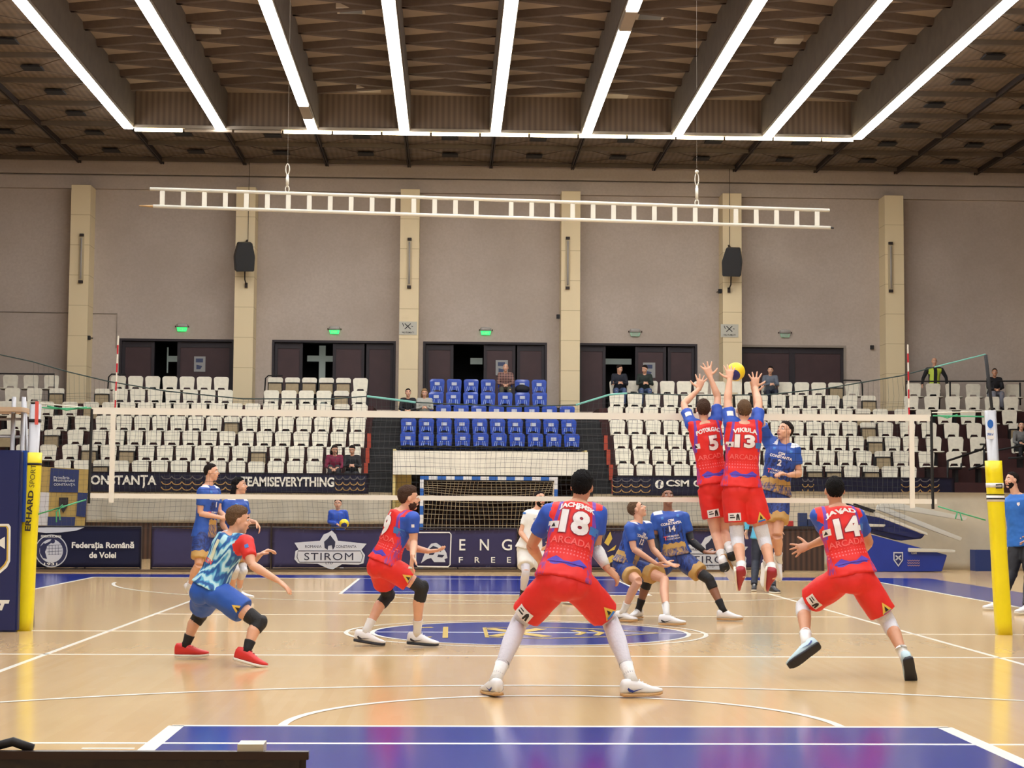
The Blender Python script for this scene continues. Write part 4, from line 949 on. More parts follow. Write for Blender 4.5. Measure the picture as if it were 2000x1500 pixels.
# suspended white ladder frame
r = empty('hanging_ladder', (0, 6, 5.6), 'long white ladder shaped frame hanging level above the net', 'hanging frame')
m_lad = mat('ladder_white', (222,220,204), 0.5)
T0, T1, B0, B1 = at(293,369,6), at(1620,411,6), at(272,402,6), at(1622,445,6)
bm = bmesh.new(); tube(bm, [T0, T1], 0.026, 10); obj('rail', bm, m_lad, r, True)
bm = bmesh.new(); tube(bm, [B0+(B1-B0)*0.02, B1], 0.026, 10); obj('rail', bm, m_lad, r, True)
bm = bmesh.new(); tube(bm, [B0, B0+(B1-B0)*0.022], [0.008, 0.02], 8); obj('rail_tip', bm, m_goldp, r, True)
bm = bmesh.new(); tube(bm, [B1, B1+V((0.05,0,-0.005))], 0.012, 8); obj('rail_tip', bm, m_grille, r, True)
xs_ = [317+40.6*k for k in range(16)]+[994+40.1*k for k in range(16)]
for px in xs_:
    u = (px-293)/(1620-293); t = T0.lerp(T1, u); b_ = V((t.x, 6, B0.z+(B1.z-B0.z)*((px-272)/(1350)))); bm = bmesh.new(); box(bm, t.x-0.034, t.x+0.034, 5.988, 6.012, b_.z, t.z); obj('rung', bm, m_lad, r)
for i, (px, py, pr_) in enumerate(((560, 376, 320), (1360, 403, 338))):
    b_ = at(px+1, py, 6); t = at(px, pr_, 6); L = t.z-b_.z; x = b_.x
    h = empty('hanger', (x, 6, b_.z), ('white turnbuckle hanger holding the ladder frame at left','white turnbuckle hanger holding the ladder frame at right')[i], 'hanger')
    bm = bmesh.new(); tube(bm, [(x, 6, b_.z+0.08), (x, 6, b_.z+L*0.62)], [0.012, 0.018], 8); tube(bm, [(x, 6, b_.z+0.12), (x, 6, b_.z+L*0.55)], 0.022, 8); obj('turnbuckle', bm, m_lad, h, True)
    for z0, z1, nm in ((b_.z, b_.z+0.1, 'eye'), (b_.z+L*0.62, b_.z+L, 'rope_loop')):
        bm = bmesh.new(); zc = (z0+z1)/2; tube(bm, [(x+0.028*math.sin(a), 6, zc-(z1-z0)/2*math.cos(a)) for a in [2*math.pi*k/12 for k in range(13)]], 0.008, 5); obj(nm, bm, m_lad, h, True)
    bm = bmesh.new(); tube(bm, [(x, 6, t.z), (x, 6, ZC+0.2)], 0.0016, 4); obj('steel_wire', bm, m_house, h)
    if i == 1: bm = bmesh.new(); ball(bm, (x, 6, t.z+0.02), 0.03); obj('pulley', bm, m_lad, h, True)
# dark case lid in the foreground
r = empty('equipment_case', (-2.4, -17.8, 0), 'black equipment case with metal latch cut off by the lower left corner', 'case')
yk = -17.6; tl, tr = at(-30,1475,yk), at(597,1472,yk)
bm = bmesh.new(); box(bm, tl.x-0.2, tr.x, yk, yk+0.014, 0.0, tr.z); bmesh.ops.bevel(bm, geom=bm.edges[:], offset=0.006, segments=2, affect='EDGES'); obj('case_body', bm, mat('case_black', (22,18,18), 0.5, bump=0.2), r)
bm = bmesh.new(); box(bm, tl.x-0.2, tr.x+0.003, yk-0.002, yk+0.008, tr.z-0.006, tr.z+0.002); obj('edge_trim', bm, mat('case_edge', (58,46,42), 0.35, metal=0.6), r)
c = at(487,1463,yk); bm = bmesh.new(); box(bm, c.x-0.012, c.x+0.014, yk, yk+0.03, tr.z, tr.z+0.009); obj('latch', bm, mat('latch_metal', (190,190,175), 0.4, metal=0.5), r)
c = at(20,1470,yk); bm = bmesh.new(); tube(bm, [(c.x-0.03, yk+0.01, tr.z+0.002), (c.x, yk+0.01, tr.z+0.01), (c.x+0.02, yk+0.01, tr.z+0.003)], 0.005, 6); obj('handle', bm, m_grille, r, True)
# ================================================================ PEOPLE
SKINS = {'fair': (214,164,134), 'tan': (196,144,112), 'dark': (140,96,72)}
def skin(k):
    return mat('skin_'+k, SKINS[k], 0.5, var=0.06, scale=12)
def hairm(k): 
    c = {'black': (16,14,14), 'brown': (74,54,42), 'dark': (34,26,22), 'blond': (150,120,84), 'grey': (130,124,118), 'light': (104,80,58)}[k]
    return mat('hair_'+k, c, 0.85, bump=0.8, bscale=120, spec=0.2, var=0.25, scale=60)
m_eye = mat('eye_white', (225,220,215), 0.3); m_iris = mat('eye_dark', (30,22,20), 0.3); m_lip = mat('lips', (170,96,84), 0.5)
m_sockw = mat('sock_white', (222,222,218), 0.8, bump=0.2); m_sockb = mat('sock_black', (24,24,26), 0.8); m_padb = mat('knee_pad_black', (22,22,24), 0.7, bump=0.3); m_padw = mat('knee_pad_white', (206,208,212), 0.8, bump=0.3)
m_shw = mat('shoe_white', (222,222,222), 0.45); m_shr = mat('shoe_red', (206,44,40), 0.5); m_shd = mat('shoe_dark_red', (150,28,40), 0.5); m_shb = mat('shoe_pale_blue', (180,205,212), 0.45); m_sole = mat('sole_gum', (190,150,100), 0.6); m_solew = mat('sole_white', (220,215,200), 0.6); m_solek = mat('sole_black', (26,28,38), 0.6)
# ---- shirt materials (attribute 'jc': x across -1..1, y up the spine 0..1, z front +1/back -1 ; 'sl': 0 body .. 1 sleeve)
def shirt_red():
    b = NB('shirt_red_pattern', 0.62); v = b.sep(b.attr('jc').outputs['Vector']); sl = b.attr('sl').outputs['Fac']
    ax = b.math('ABSOLUTE', v[0]); tc = b.n('ShaderNodeTexCoord')
    n = b.noise(b.attr('jc').outputs['Vector'], 9, 3)
    curve = b.math('ADD', b.math('MULTIPLY', v[1], -0.45), 1.10)     # raglan line
    d = b.math('ABSOLUTE', b.math('SUBTRACT', ax, curve)); m1 = b.math('MULTIPLY', b.math('LESS_THAN', d, 0.075), b.math('GREATER_THAN', v[1], 0.50))
    c = b.mix(m1, (222,36,30), (112,66,168))
    wv = b.math('SINE', b.math('MULTIPLY', v[0], 9.0)); wv2 = b.math('MULTIPLY', wv, 0.012)
    band = b.math('LESS_THAN', b.math('ABSOLUTE', b.math('SUBTRACT', b.math('ADD', v[1], wv2), 0.085)), 0.020)
    band = b.math('MULTIPLY', band, b.math('LESS_THAN', ax, 0.72))
    c = b.mix(band, c, (88,66,178))
    # rows of pale dots
    du = b.math('SUBTRACT', b.math('MODULO', b.math('ADD', b.math('MULTIPLY', v[0], 7.0), 20), 1.0), 0.5); dv = b.math('SUBTRACT', b.math('MODULO', b.math('MULTIPLY', v[1], 20.0), 1.0), 0.5)
    r2 = b.math('ADD', b.math('POWER', du, 2.0), b.math('POWER', dv, 2.0))
    dots = b.math('MULTIPLY', b.math('LESS_THAN', r2, 0.05), b.math('MULTIPLY', b.math('GREATER_THAN', v[1], 0.20), b.math('LESS_THAN', v[1], 0.32)))
    c = b.mix(b.math('MULTIPLY', dots, 0.55), c, (235,140,150))
    side = b.math('MULTIPLY', b.math('GREATER_THAN', ax, 0.86), b.math('LESS_THAN', v[1], 0.62)); c = b.mix(b.math('MULTIPLY', side, b.rng(n, 0.45, 0.55)), c, (150,60,130))
    c = b.mix(b.math('GREATER_THAN', sl, 0.5), c, (36,78,176))
    return b.done(c)
def shirt_blue():
    b = NB('shirt_blue_pattern', 0.6); at_ = b.attr('jc').outputs['Vector']; v = b.sep(at_); sl = b.attr('sl').outputs['Fac']
    n = b.noise(at_, 7, 3, 0.8); wv = b.math('MULTIPLY', b.math('SINE', b.math('MULTIPLY', v[0], 16.0)), 0.012)
    h = b.math('ADD', v[1], wv)
    c = b.mix(b.math('MULTIPLY', b.math('LESS_THAN', h, 0.62), b.rng(n, 0.42, 0.58)), (34,74,160), (26,36,84))
    c = b.mix(b.math('MULTIPLY', b.math('LESS_THAN', h, 0.24), 1.0), c, (186,148,80))
    c = b.mix(b.math('MULTIPLY', b.math('LESS_THAN', h, 0.13), b.rng(n, 0.35, 0.6)), c, (40,60,120))
    sh = b.math('MULTIPLY', b.math('GREATER_THAN', v[1], 0.93), b.math('GREATER_THAN', b.math('ABSOLUTE', v[0]), 0.42))
    c = b.mix(b.math('MULTIPLY', sh, b.math('GREATER_THAN', v[2], -0.2)), c, (215,220,228))
    c = b.mix(b.math('GREATER_THAN', sl, 0.5), c, (36,80,166)); return b.done(c)
def shirt_swirl():
    b = NB('shirt_swirl_pattern', 0.6); at_ = b.attr('jc').outputs['Vector']; sl = b.attr('sl').outputs['Fac']
    w_ = b.n('ShaderNodeTexWave'); w_.inputs['Scale'].default_value = 1.1; w_.inputs['Distortion'].default_value = 14.0; w_.inputs['Detail'].default_value = 2.0; w_.inputs['Detail Scale'].default_value = 1.2; w_.bands_direction = 'Y'; b.l(at_, w_.inputs['Vector'])
    f = w_.outputs['Fac']; c = b.mix(b.rng(f, 0.15, 0.5), (28,84,150), (86,168,205)); c = b.mix(b.rng(f, 0.6, 0.85), c, (180,222,230))
    c = b.mix(b.math('GREATER_THAN', sl, 0.5), c, (214,44,40)); return b.done(c)
def shorts_blue():
    b = NB('shorts_blue_pattern', 0.6); v = b.sep(b.attr('jc').outputs['Vector']); at_ = b.attr('jc').outputs['Vector']
    n = b.noise(at_, 8, 3, 0.8); wv = b.math('MULTIPLY', b.math('SINE', b.math('MULTIPLY', v[0], 14.0)), 0.03); h = b.math('ADD', v[1], wv)
    c = b.mix(b.rng(n, 0.4, 0.6), (36,66,140), (28,40,90)); c = b.mix(b.math('LESS_THAN', h, 0.28), c, (186,148,84)); return b.done(c)
m_jred, m_jblue, m_jswirl, m_shortb = shirt_red(), shirt_blue(), shirt_swirl(), shorts_blue()
m_sred = mat('shorts_red', (216,32,24), 0.6, var=0.08, scale=6, bump=0.35, bscale=9); m_sroyal = mat('shorts_royal_blue', (32,84,176), 0.6, var=0.08, scale=6, bump=0.35, bscale=9)
m_swhite = mat('shirt_white', (220,220,214), 0.7, bump=0.3, bscale=9); m_num = mat('number_white', (232,228,224), 0.6); m_numo = mat('number_outline', (150,40,60), 0.6)
m_patchw = mat('patch_white', (226,222,218), 0.6); m_patchk = mat('patch_black', (30,26,28), 0.6); m_patchb = mat('patch_blue', (60,120,190), 0.6); m_patchy = mat('patch_yellow', (220,180,70), 0.6); m_letr = mat('letter_pale_red', (232,96,92), 0.6)

def hand_geo(bm, w_, d, pn, side, spread=0.25, curl=0.25, sc=1.0):
    d = d.normalized(); pn = (pn - d*pn.dot(d)).normalized(); ac = d.cross(pn).normalized()*side     # ac points to the thumb side
    PL = 0.095*sc
    loft(bm, [(w_-d*0.015, ac, pn, 0.028*sc, 0.020*sc), (w_+d*0.02*sc, ac, pn, 0.032*sc, 0.018*sc), (w_+d*0.06*sc, ac, pn, 0.042*sc, 0.016*sc), (w_+d*PL, ac, pn, 0.041*sc, 0.013*sc)], 12)
    for i, (off, L) in enumerate(((0.031, 0.072), (0.010, 0.080), (-0.011, 0.075), (-0.031, 0.060))):
        p = w_+d*(PL-0.012*sc)+ac*off*sc; ang = spread*(off/0.031)*0.55; dd = (d*math.cos(ang)+ac*math.sin(ang)).normalized(); pts = [p]; a = curl*0.5
        for f in (0.48, 0.29, 0.23):
            a += curl*(0.7+0.12*i); q = (dd*math.cos(a)+pn*math.sin(a)); p = p+q*(L*f*sc*1.1); pts.append(p)
        tube(bm, pts, [0.0105*sc, 0.0098*sc, 0.0092*sc, 0.0075*sc], 8)
    p = w_+d*0.022*sc+ac*0.028*sc; pts = [p]; dd = (d*0.62+ac*(0.55+spread)+pn*(0.15+curl*0.5)).normalized()
    for f in (0.040, 0.030, 0.024): p = p+dd*f*sc; pts.append(p); dd = (dd+d*0.25).normalized()
    tube(bm, pts, [0.0145*sc, 0.0125*sc, 0.011*sc, 0.0085*sc], 8)

def shoe_geo(parent, ank, toe, up, m, msole, sc=1.0, mark=None, heel_h=0.09):
    f = toe.normalized(); up = (up-f*up.dot(f)).normalized(); s = f.cross(up).normalized(); base = ank-up*heel_h
    X = [(-0.092,0.026,0.004),(-0.078,0.042,0.0),(-0.02,0.046,0.0),(0.04,0.045,0.0),(0.10,0.051,0.0),(0.15,0.052,0.002),(0.195,0.044,0.006),(0.225,0.024,0.012)]
    bm = bmesh.new(); secs = []
    Hs = [0.100,0.126,0.132,0.118,0.090,0.070,0.056,0.042]
    for (x, w_, z0), H in zip(X, Hs):
        h = H-0.018; secs.append((base+f*x*sc+up*(0.018+z0+h/2)*1.0, s, up, w_*sc*0.94, h/2))
    loft(bm, secs, 14, power=2.3)
    o = obj('shoe', bm, m, parent, True)
    bm = bmesh.new(); loft(bm, [(base+f*x*sc+up*(0.013+z0), s, up, w_*sc, 0.013) for x, w_, z0 in X], 14, power=4); obj('sole', bm, msole, o, True)
    bm = bmesh.new()
    for x in (0.045, 0.07, 0.095): tube(bm, [base+f*x*sc+up*(0.112-(x-0.045)*0.62)+s*0.02, base+f*(x+0.008)*sc+up*(0.121-(x-0.045)*0.62), base+f*x*sc+up*(0.112-(x-0.045)*0.62)-s*0.02], 0.004, 5)
    obj('laces', bm, m_shw if m is not m_shr else m_shd, o, True)
    if mark:
        bm = bmesh.new()
        for sd in (-1, 1):
            P = [(-0.045,0.038),(-0.02,0.032),(0.07,0.062),(-0.01,0.046),(-0.035,0.056),(-0.052,0.068),(-0.060,0.055)]
            bm.faces.new([bm.verts.new(base+f*x*sc+up*z+s*sd*(0.045-0.10*max(0,z-0.04)+0.004)) for x, z in P])
        obj('swoosh_mark', bm, mark, o)
    return o

def head_geo(bm, c, F, U, sc=1.0):
    R = F.cross(U).normalized()
    ellipsoid(bm, c+U*0.022-F*0.012, R, F, U, 0.076*sc, 0.097*sc, 0.093*sc, 20, 14)
    ellipsoid(bm, c+F*0.022-U*0.035, R, F, U, 0.062*sc, 0.070*sc, 0.082*sc, 18, 12)
    ellipsoid(bm, c+F*0.055-U*0.098, R, F, U, 0.030*sc, 0.026*sc, 0.022*sc, 12, 8)
    tube(bm, [c+F*0.082+U*0.012, c+F*0.098-U*0.012, c+F*0.108-U*0.030], [0.009, 0.012, 0.016], 8)
    ellipsoid(bm, c+F*0.076+U*0.026, R, F, U, 0.050*sc, 0.012, 0.010, 12, 8)
    for s in (-1, 1):
        ellipsoid(bm, c+R*(s*0.079)-U*0.008-F*0.008, R, F, U, 0.010, 0.018, 0.030, 10, 8)
        ellipsoid(bm, c+R*(s*0.036)+F*0.060-U*0.030, R, F, U, 0.026, 0.024, 0.024, 10, 8)
    ellipsoid(bm, c+F*0.086-U*0.062, R, F, U, 0.024, 0.008, 0.008, 10, 6)
def hair_geo(c, F, U, style='short', sc=1.0):
    R = F.cross(U).normalized(); bm = bmesh.new(); C0 = c+U*0.024-F*0.012; top = bm
    seg, rg = 64, 40; ellipsoid(bm, C0, R, F, U, 1, 1, 1, seg, rg)
    th = {'short': 1.09, 'crop': 1.055, 'long': 1.14, 'thick': 1.16, 'bun': 1.12, 'quiff': 1.13}[style]
    for v in bm.verts:
        d = v.co-C0; r, f, u = d.dot(R), d.dot(F), d.dot(U)
        line = -0.98 if f < -0.40 else (-0.98+(f+0.40)*2.1 if f < 0.0 else (-0.10+0.55*f if abs(r) > 0.62 and f < 0.35 else 0.05+f*0.62))
        if style == 'long': line = -1.0 if f < 0.1 else line
        k = th if u > line else 0.90
        e = max(0, min(1, (u-line+0.10*noise.noise(V((r*14, f*14, 1))))/0.25)); fade = 0.45+0.55*max(0, min(1, (u+0.45)/0.9)); k = 0.93+(1.0+(th-1.0)*fade-0.93)*e**0.6
        tx = 1+e*(0.045*noise.noise(V((r*6, f*6, u*6)))+0.05*noise.noise(V((r*22, f*10, u*22)))+0.03*noise.noise(V((r*50, f*24, u*50))))
        if style in ('thick', 'quiff') and u > 0.35: k *= 1.05+0.07*max(0, f)*(style == 'quiff')
        v.co = C0+(R*(r*0.076)+F*(f*0.097)+U*(u*0.093))*k*tx*sc
    if style == 'long':
        for sx in (-0.06, -0.03, 0.0, 0.03, 0.06): tube(bm, [c-F*0.055+R*sx+U*0.02, c-F*0.085+R*sx*1.2-U*0.10, c-F*0.075+R*sx*1.3-U*0.20], [0.035, 0.04, 0.02], 8)
    return bm
def decal(root, name, vsfs, c, ax, ay, bvh, m, lift=0.004, step=0.02, reach=0.35):
    vs, fs = vsfs; n = ax.cross(ay).normalized(); bm = bmesh.new(); bv = [bm.verts.new((x, y, 0)) for x, y in vs]
    for f in fs:
        try: bm.faces.new([bv[i] for i in f])
        except ValueError: pass
    xs = [v[0] for v in vs]; ys = [v[1] for v in vs]
    q = math.floor(min(xs)/step)*step+step
    while q < max(xs): bmesh.ops.bisect_plane(bm, geom=bm.verts[:]+bm.edges[:]+bm.faces[:], plane_co=(q,0,0), plane_no=(1,0,0)); q += step
    q = math.floor(min(ys)/step)*step+step
    while q < max(ys): bmesh.ops.bisect_plane(bm, geom=bm.verts[:]+bm.edges[:]+bm.faces[:], plane_co=(0,q,0), plane_no=(0,1,0)); q += step
    kill = []
    for v in bm.verts:
        p = c+ax*v.co.x+ay*v.co.y; hit, nn, i, ds = bvh.ray_cast(p+n*reach, -n)
        if hit is None or ds > reach*1.75: kill.append(v)
        else: v.co = hit+n*lift
    bmesh.ops.delete(bm, geom=kill, context='VERTS')
    if not bm.faces: bm.free(); return None
    me = bpy.data.meshes.new(name); bm.to_mesh(me); bm.free(); return new_obj(name, me, m, root)
def rectp(w_, h): return ([(-w_/2,-h/2),(w_/2,-h/2),(w_/2,h/2),(-w_/2,h/2)], [(0,1,2,3)])
def triup(w_, h): return ([(-w_/2,-h/2),(w_/2,-h/2),(0,h/2)], [(0,1,2)])
def polyset(ps):
    vs, fs = [], []
    for p in ps: fs.append(tuple(range(len(vs), len(vs)+len(p)))); vs += list(p)
    return vs, fs

def set_attr(me, pv, up, R, F, S, H, arms):
    n = len(me.vertices); co = np.empty(n*3); me.vertices.foreach_get('co', co); co = co.reshape(-1, 3)
    pv, up, R, F = (np.array(q) for q in (pv, up, R, F)); d = co-pv; y = (d@up)/S
    # follow shoulder axis for lateral
    jc = np.stack([(d@R)/(0.18*H/1.9), y, (d@F)/0.13], 1)
    sl = np.zeros(n)
    for a, e in arms:
        a, e = np.array(a), np.array(e); v = e-a; L = np.linalg.norm(v); v /= L; t = (co-a)@v; rad = np.linalg.norm(co-a-np.outer(t, v), axis=1)
        sl = np.maximum(sl, ((t > -0.02) & (rad < 0.13)).astype(float))
    sl = np.maximum(sl, ((np.abs(jc[:, 0]) > 1.10-0.25*np.clip(y-0.7, 0, 1)) & (y > 0.66)).astype(float))
    at1 = me.attributes.new('jc', 'FLOAT_VECTOR', 'POINT'); at1.data.foreach_set('vector', jc.astype(np.float32).ravel())
    at2 = me.attributes.new('sl', 'FLOAT', 'POINT'); at2.data.foreach_set('value', sl.astype(np.float32))
def wrinkle(me, amp=0.004, sc=9.0):
    for v in me.vertices:
        p = v.co; v.co = p + v.normal*(amp*noise.noise(V((p.x*sc, p.y*sc, p.z*sc*0.6)))+amp*0.6*noise.noise(p*sc*2.3))

def person(label, J, H=1.9, face=None, look=None, build=1.0, sk='fair', hair=('brown','short'), shirt=None, shorts=None, socks=None, pads=None, shoes=None,
           hands=None, toes=None, sleeve=0.62, legw='shorts', vox=0.007, beard=None, mark=None, group=None, longsleeve=None, hemt=-0.05, shirt_mat=None, faceparts=True, shorts_len=0.72, headsc=1.0, bvox=0.012, bot=True, armsleeve=None):
    g = H/1.9; bw = build*g
    pv, nk = J['pv'], J['nk']; up = (nk-pv); S = up.length; up = up.normalized()
    Rs = (J['sR']-J['sL']).normalized(); Rh = (J['hR']-J['hL']).normalized(); Rm = (Rs+Rh).normalized(); Rm = (Rm-up*Rm.dot(up)).normalized(); F = up.cross(Rm).normalized()
    zmin = min(J[k].z for k in J); root = empty('person', (pv.x, pv.y, max(0, zmin-0.09)), label, 'person', group)
    bm = bmesh.new()
    TS = [(-0.20,0.115,0.085),(-0.08,0.160,0.110),(0.08,0.162,0.112),(0.28,0.140,0.098),(0.48,0.150,0.108),(0.68,0.172,0.118),(0.84,0.172,0.108),(0.93,0.120,0.080),(1.0,0.066,0.062)]
    def tsecs(add, t0=-9, t1=9, scx=1.0):
        out = []
        for t, ru, rv in TS:
            if t < t0 or t > t1: continue
            A = (Rh*(1-max(0,min(1,t)))+Rs*max(0,min(1,t))).normalized(); A = (A-up*A.dot(up)).normalized(); Fw = up.cross(A)
            c = pv+up*(S*t)+Fw*(0.012*math.sin(max(0,t)*3.1)-0.02*(t > 0.9)); out.append((c, A, Fw, (ru*bw+add)*scx, rv*bw+add))
        return out
    loft(bm, tsecs(0), 24)
    hd = J['hd']; FL = (look or F).normalized(); HU = (ZA*0.75+(hd-nk).normalized()*0.5); HU = (HU-FL*HU.dot(FL)).normalized()
    nb = hd-HU*0.075-FL*0.02
    tube(bm, [nk-up*0.06, nk, nk.lerp(nb, 0.6), nb+HU*0.03], [0.062*bw, 0.058*bw, 0.054*bw, 0.054*bw], 14)
    head_geo(bm, hd, FL, HU, headsc)
    AR = {}
    for s in ('L', 'R'):
        sh, el, wr = J['s'+s], J['e'+s], J['w'+s]
        tube(bm, [nk-up*0.05+(sh-nk)*0.15, nk.lerp(sh, 0.6)-up*0.02, sh], [0.055*bw, 0.060*bw, 0.058*bw], 12)
        tube(bm, [pv+up*(S*0.78)+(sh-(pv+up*(S*0.84)))*0.45, sh], [0.085*bw, 0.060*bw], 12)
        ball(bm, sh, 0.060*bw)
        tube(bm, [sh, sh.lerp(el, 0.3), sh.lerp(el, 0.65), el], [0.054*bw, 0.052*bw, 0.046*bw, 0.038*bw], 12)
        tube(bm, [el-(wr-el)*0.03, el.lerp(wr, 0.25), el.lerp(wr, 0.6), wr], [0.039*bw, 0.043*bw, 0.034*bw, 0.026*bw], 12)
        hs = (hands or {}).get(s, {}); dr = hs.get('d', wr-el); pn = hs.get('pn', F*0.5-ZA*0.5+Rm*(0.5 if s == 'L' else -0.5))
        hand_geo(bm, wr, dr, pn, hs.get('side', 1 if s == 'R' else -1), hs.get('spread', 0.3), hs.get('curl', 0.25), hs.get('sc', 1.05*g))
        h, k, a = J['h'+s], J['k'+s], J['a'+s]; kf = F
        sh_dir = (a-k).normalized(); back = (-(F - sh_dir*F.dot(sh_dir)))
        if back.length > 0.01: back.normalize()
        ball(bm, h, 0.098*bw); ellipsoid(bm, h-F*0.045-up*0.02, Rm, F, up, 0.085*bw, 0.075*bw, 0.095*bw)
        tube(bm, [h, h.lerp(k, 0.3), h.lerp(k, 0.7), h.lerp(k, 0.92), k], [0.094*bw, 0.092*bw, 0.070*bw, 0.060*bw, 0.056*bw], 14)
        tube(bm, [k, k.lerp(a, 0.15)+back*0.008, k.lerp(a, 0.32)+back*0.016, k.lerp(a, 0.6)+back*0.006, k.lerp(a, 0.88), a], [0.056*bw, 0.055*bw, 0.058*bw, 0.044*bw, 0.034*bw, 0.033*bw], 14)
        tdir = (toes or {}).get(s, (F*1.0+ZA*0)); tdir = tdir.normalized(); tube(bm, [a, a+sh_dir*0.02+tdir*0.005, a+sh_dir*0.04+tdir*0.012], [0.036, 0.030, 0.020], 10)
        AR[s] = (sh, el, wr, h, k, a, tdir, sh_dir)
    me = remesh(bm, vox, 3, 0.5); body = new_obj('body', me, skin(sk), root)
    # face
    Rr = FL.cross(HU).normalized()
    if faceparts:
        for s in (-1, 1):
            bm = bmesh.new(); ball(bm, hd+Rr*(s*0.031)+FL*0.073+HU*0.008, 0.0125, 12, 8); e = obj('eye', bm, m_eye, root, True)
            bm = bmesh.new(); ball(bm, hd+Rr*(s*0.031)+FL*0.0815+HU*0.008, 0.0065, 10, 6); obj('iris', bm, m_iris, e, True)
            bm = bmesh.new(); tube(bm, [hd+Rr*(s*0.016)+FL*0.0865+HU*0.030, hd+Rr*(s*0.034)+FL*0.084+HU*0.034, hd+Rr*(s*0.052)+FL*0.070+HU*0.028], [0.004,0.005,0.003], 6); obj('eyebrow', bm, hairm('dark' if hair[0] in ('light','blond') else hair[0]), root, True)
        bm = bmesh.new(); ellipsoid(bm, hd+FL*0.089-HU*0.062, Rr, FL, HU, 0.024, 0.008, 0.008, 12, 8); obj('lips', bm, m_lip, root, True)
    if hair[1] != 'bald': obj('hair', hair_geo(hd, FL, HU, hair[1], headsc), hairm(hair[0]), root, True)
    if beard:
        bm = bmesh.new(); ellipsoid(bm, hd+FL*0.020-HU*0.040, Rr, FL, HU, 0.0635, 0.0725, 0.086, 24, 18)
        for v in bm.verts:
            d = v.co-hd; u = d.dot(HU); f = d.dot(FL); r = abs(d.dot(Rr)); ok = (u < -0.035-0.02*max(0, 1-f*20) and f > -0.03) and not (f > 0.075 and -0.075 < u and r < 0.03)
            if not ok: v.co = hd+FL*0.020-HU*0.040+(v.co-(hd+FL*0.020-HU*0.040))*0.85
        obj('beard', bm, hairm(beard), root, True)
    # shirt
    sj = longsleeve if longsleeve is not None else sleeve
    bm = bmesh.new(); secs = tsecs(0.016, -0.12, 0.95)
    secs = [(c, a_, f_, ru+(0.012 if i < 3 else 0.004), rv+(0.014 if i < 3 else 0.004)) for i, (c, a_, f_, ru, rv) in enumerate(secs)]
    c0 = secs[0]; secs[0] = (pv+up*(S*hemt), c0[1], c0[2], c0[3]+0.03, c0[4]+0.022)
    secs = [s_ for i, s_ in enumerate(secs) if i == 0 or (s_[0]-pv).dot(up) > S*hemt+0.02]
    secs.append((nk-up*0.015, Rs, up.cross(Rs), 0.072*bw, 0.068*bw)); loft(bm, secs, 24)
    for s in ('L', 'R'):
        sh, el, wr = AR[s][:3]
        tube(bm, [nk-up*0.05+(sh-nk)*0.15, nk.lerp(sh, 0.6)-up*0.02, sh], [0.066*bw, 0.074*bw, 0.073*bw], 14)
        tube(bm, [pv+up*(S*0.76)+(sh-(pv+up*(S*0.84)))*0.45, sh], [0.10*bw, 0.074*bw], 12); ball(bm, sh, 0.074*bw)
        if longsleeve: tube(bm, [sh, sh.lerp(el, 0.5), el, el.lerp(wr, 0.5), el.lerp(wr, 0.97)], [0.072*bw, 0.064*bw, 0.054*bw, 0.050*bw, 0.040*bw], 14)
        else: tube(bm, [sh, sh.lerp(el, sj*0.5), sh.lerp(el, sj)], [0.073*bw, 0.068*bw, 0.066*bw], 14)
    me = remesh(bm, bvox, 4, 0.5); wrinkle(me, 0.009, 8)
    set_attr(me, pv, up, Rm, F, S, H, [(AR[s][0], AR[s][1]) for s in 'LR'])
    so = new_obj('shirt', me, shirt, root); SB = BVHTree.FromPolygons([v.co.copy() for v in me.vertices], [tuple(p.vertices) for p in me.polygons])
    # shorts / trousers
    bm = bmesh.new(); hs_ = [(pv+up*(S*0.10), Rh, None, 0.165*bw+0.016, 0.112*bw+0.016), (pv, Rh, None, 0.172*bw+0.018, 0.118*bw+0.02), (pv-up*(S*0.12), Rh, None, 0.17*bw+0.02, 0.118*bw+0.02), (pv-up*(S*0.22), Rh, None, 0.125*bw+0.02, 0.095*bw+0.018)]
    Ah = (Rh-up*Rh.dot(up)).normalized(); Fh = up.cross(Ah); loft(bm, [(c, Ah, Fh, a_, b_) for c, _, _, a_, b_ in hs_], 24)
    for s in ('L', 'R'):
        sh, el, wr, h, k, a, tdir, sd = AR[s]
        ellipsoid(bm, h-F*0.045-up*0.02, Rm, F, up, 0.085*bw+0.018, 0.075*bw+0.018, 0.095*bw+0.015)
        if legw == 'shorts': tube(bm, [h, h.lerp(k, shorts_len*0.5), h.lerp(k, shorts_len)], [0.115*bw+0.008, 0.112*bw+0.012, 0.098*bw+0.022], 18)
        else: tube(bm, [h, h.lerp(k, 0.5), k, k.lerp(a, 0.3), k.lerp(a, 0.75), k.lerp(a, 0.97)], [0.115*bw, 0.100*bw, 0.076*bw, 0.074*bw, 0.062*bw, 0.060*bw], 16)
    ellipsoid(bm, pv-up*(S*0.16)-F*0.05, Rm, F, up, 0.13*bw, 0.105*bw, 0.12*bw)
    me2 = remesh(bm, bvox, 6, 0.5); wrinkle(me2, 0.008, 7)
    n = len(me2.vertices); co = np.empty(n*3); me2.vertices.foreach_get('co', co); co = co.reshape(-1, 3); tt = np.ones(n)
    best = np.full(n, 9.0)
    for s in ('L', 'R'):
        h, k = np.array(AR[s][3]), np.array(AR[s][4]); v = k-h; L = np.linalg.norm(v); v /= L; t = (co-h)@v; rad = np.linalg.norm(co-h-np.outer(t, v), axis=1); u = rad < best; tt = np.where(u, 1-np.clip(t/(L*shorts_len), 0, 1), tt); best = np.minimum(best, rad)
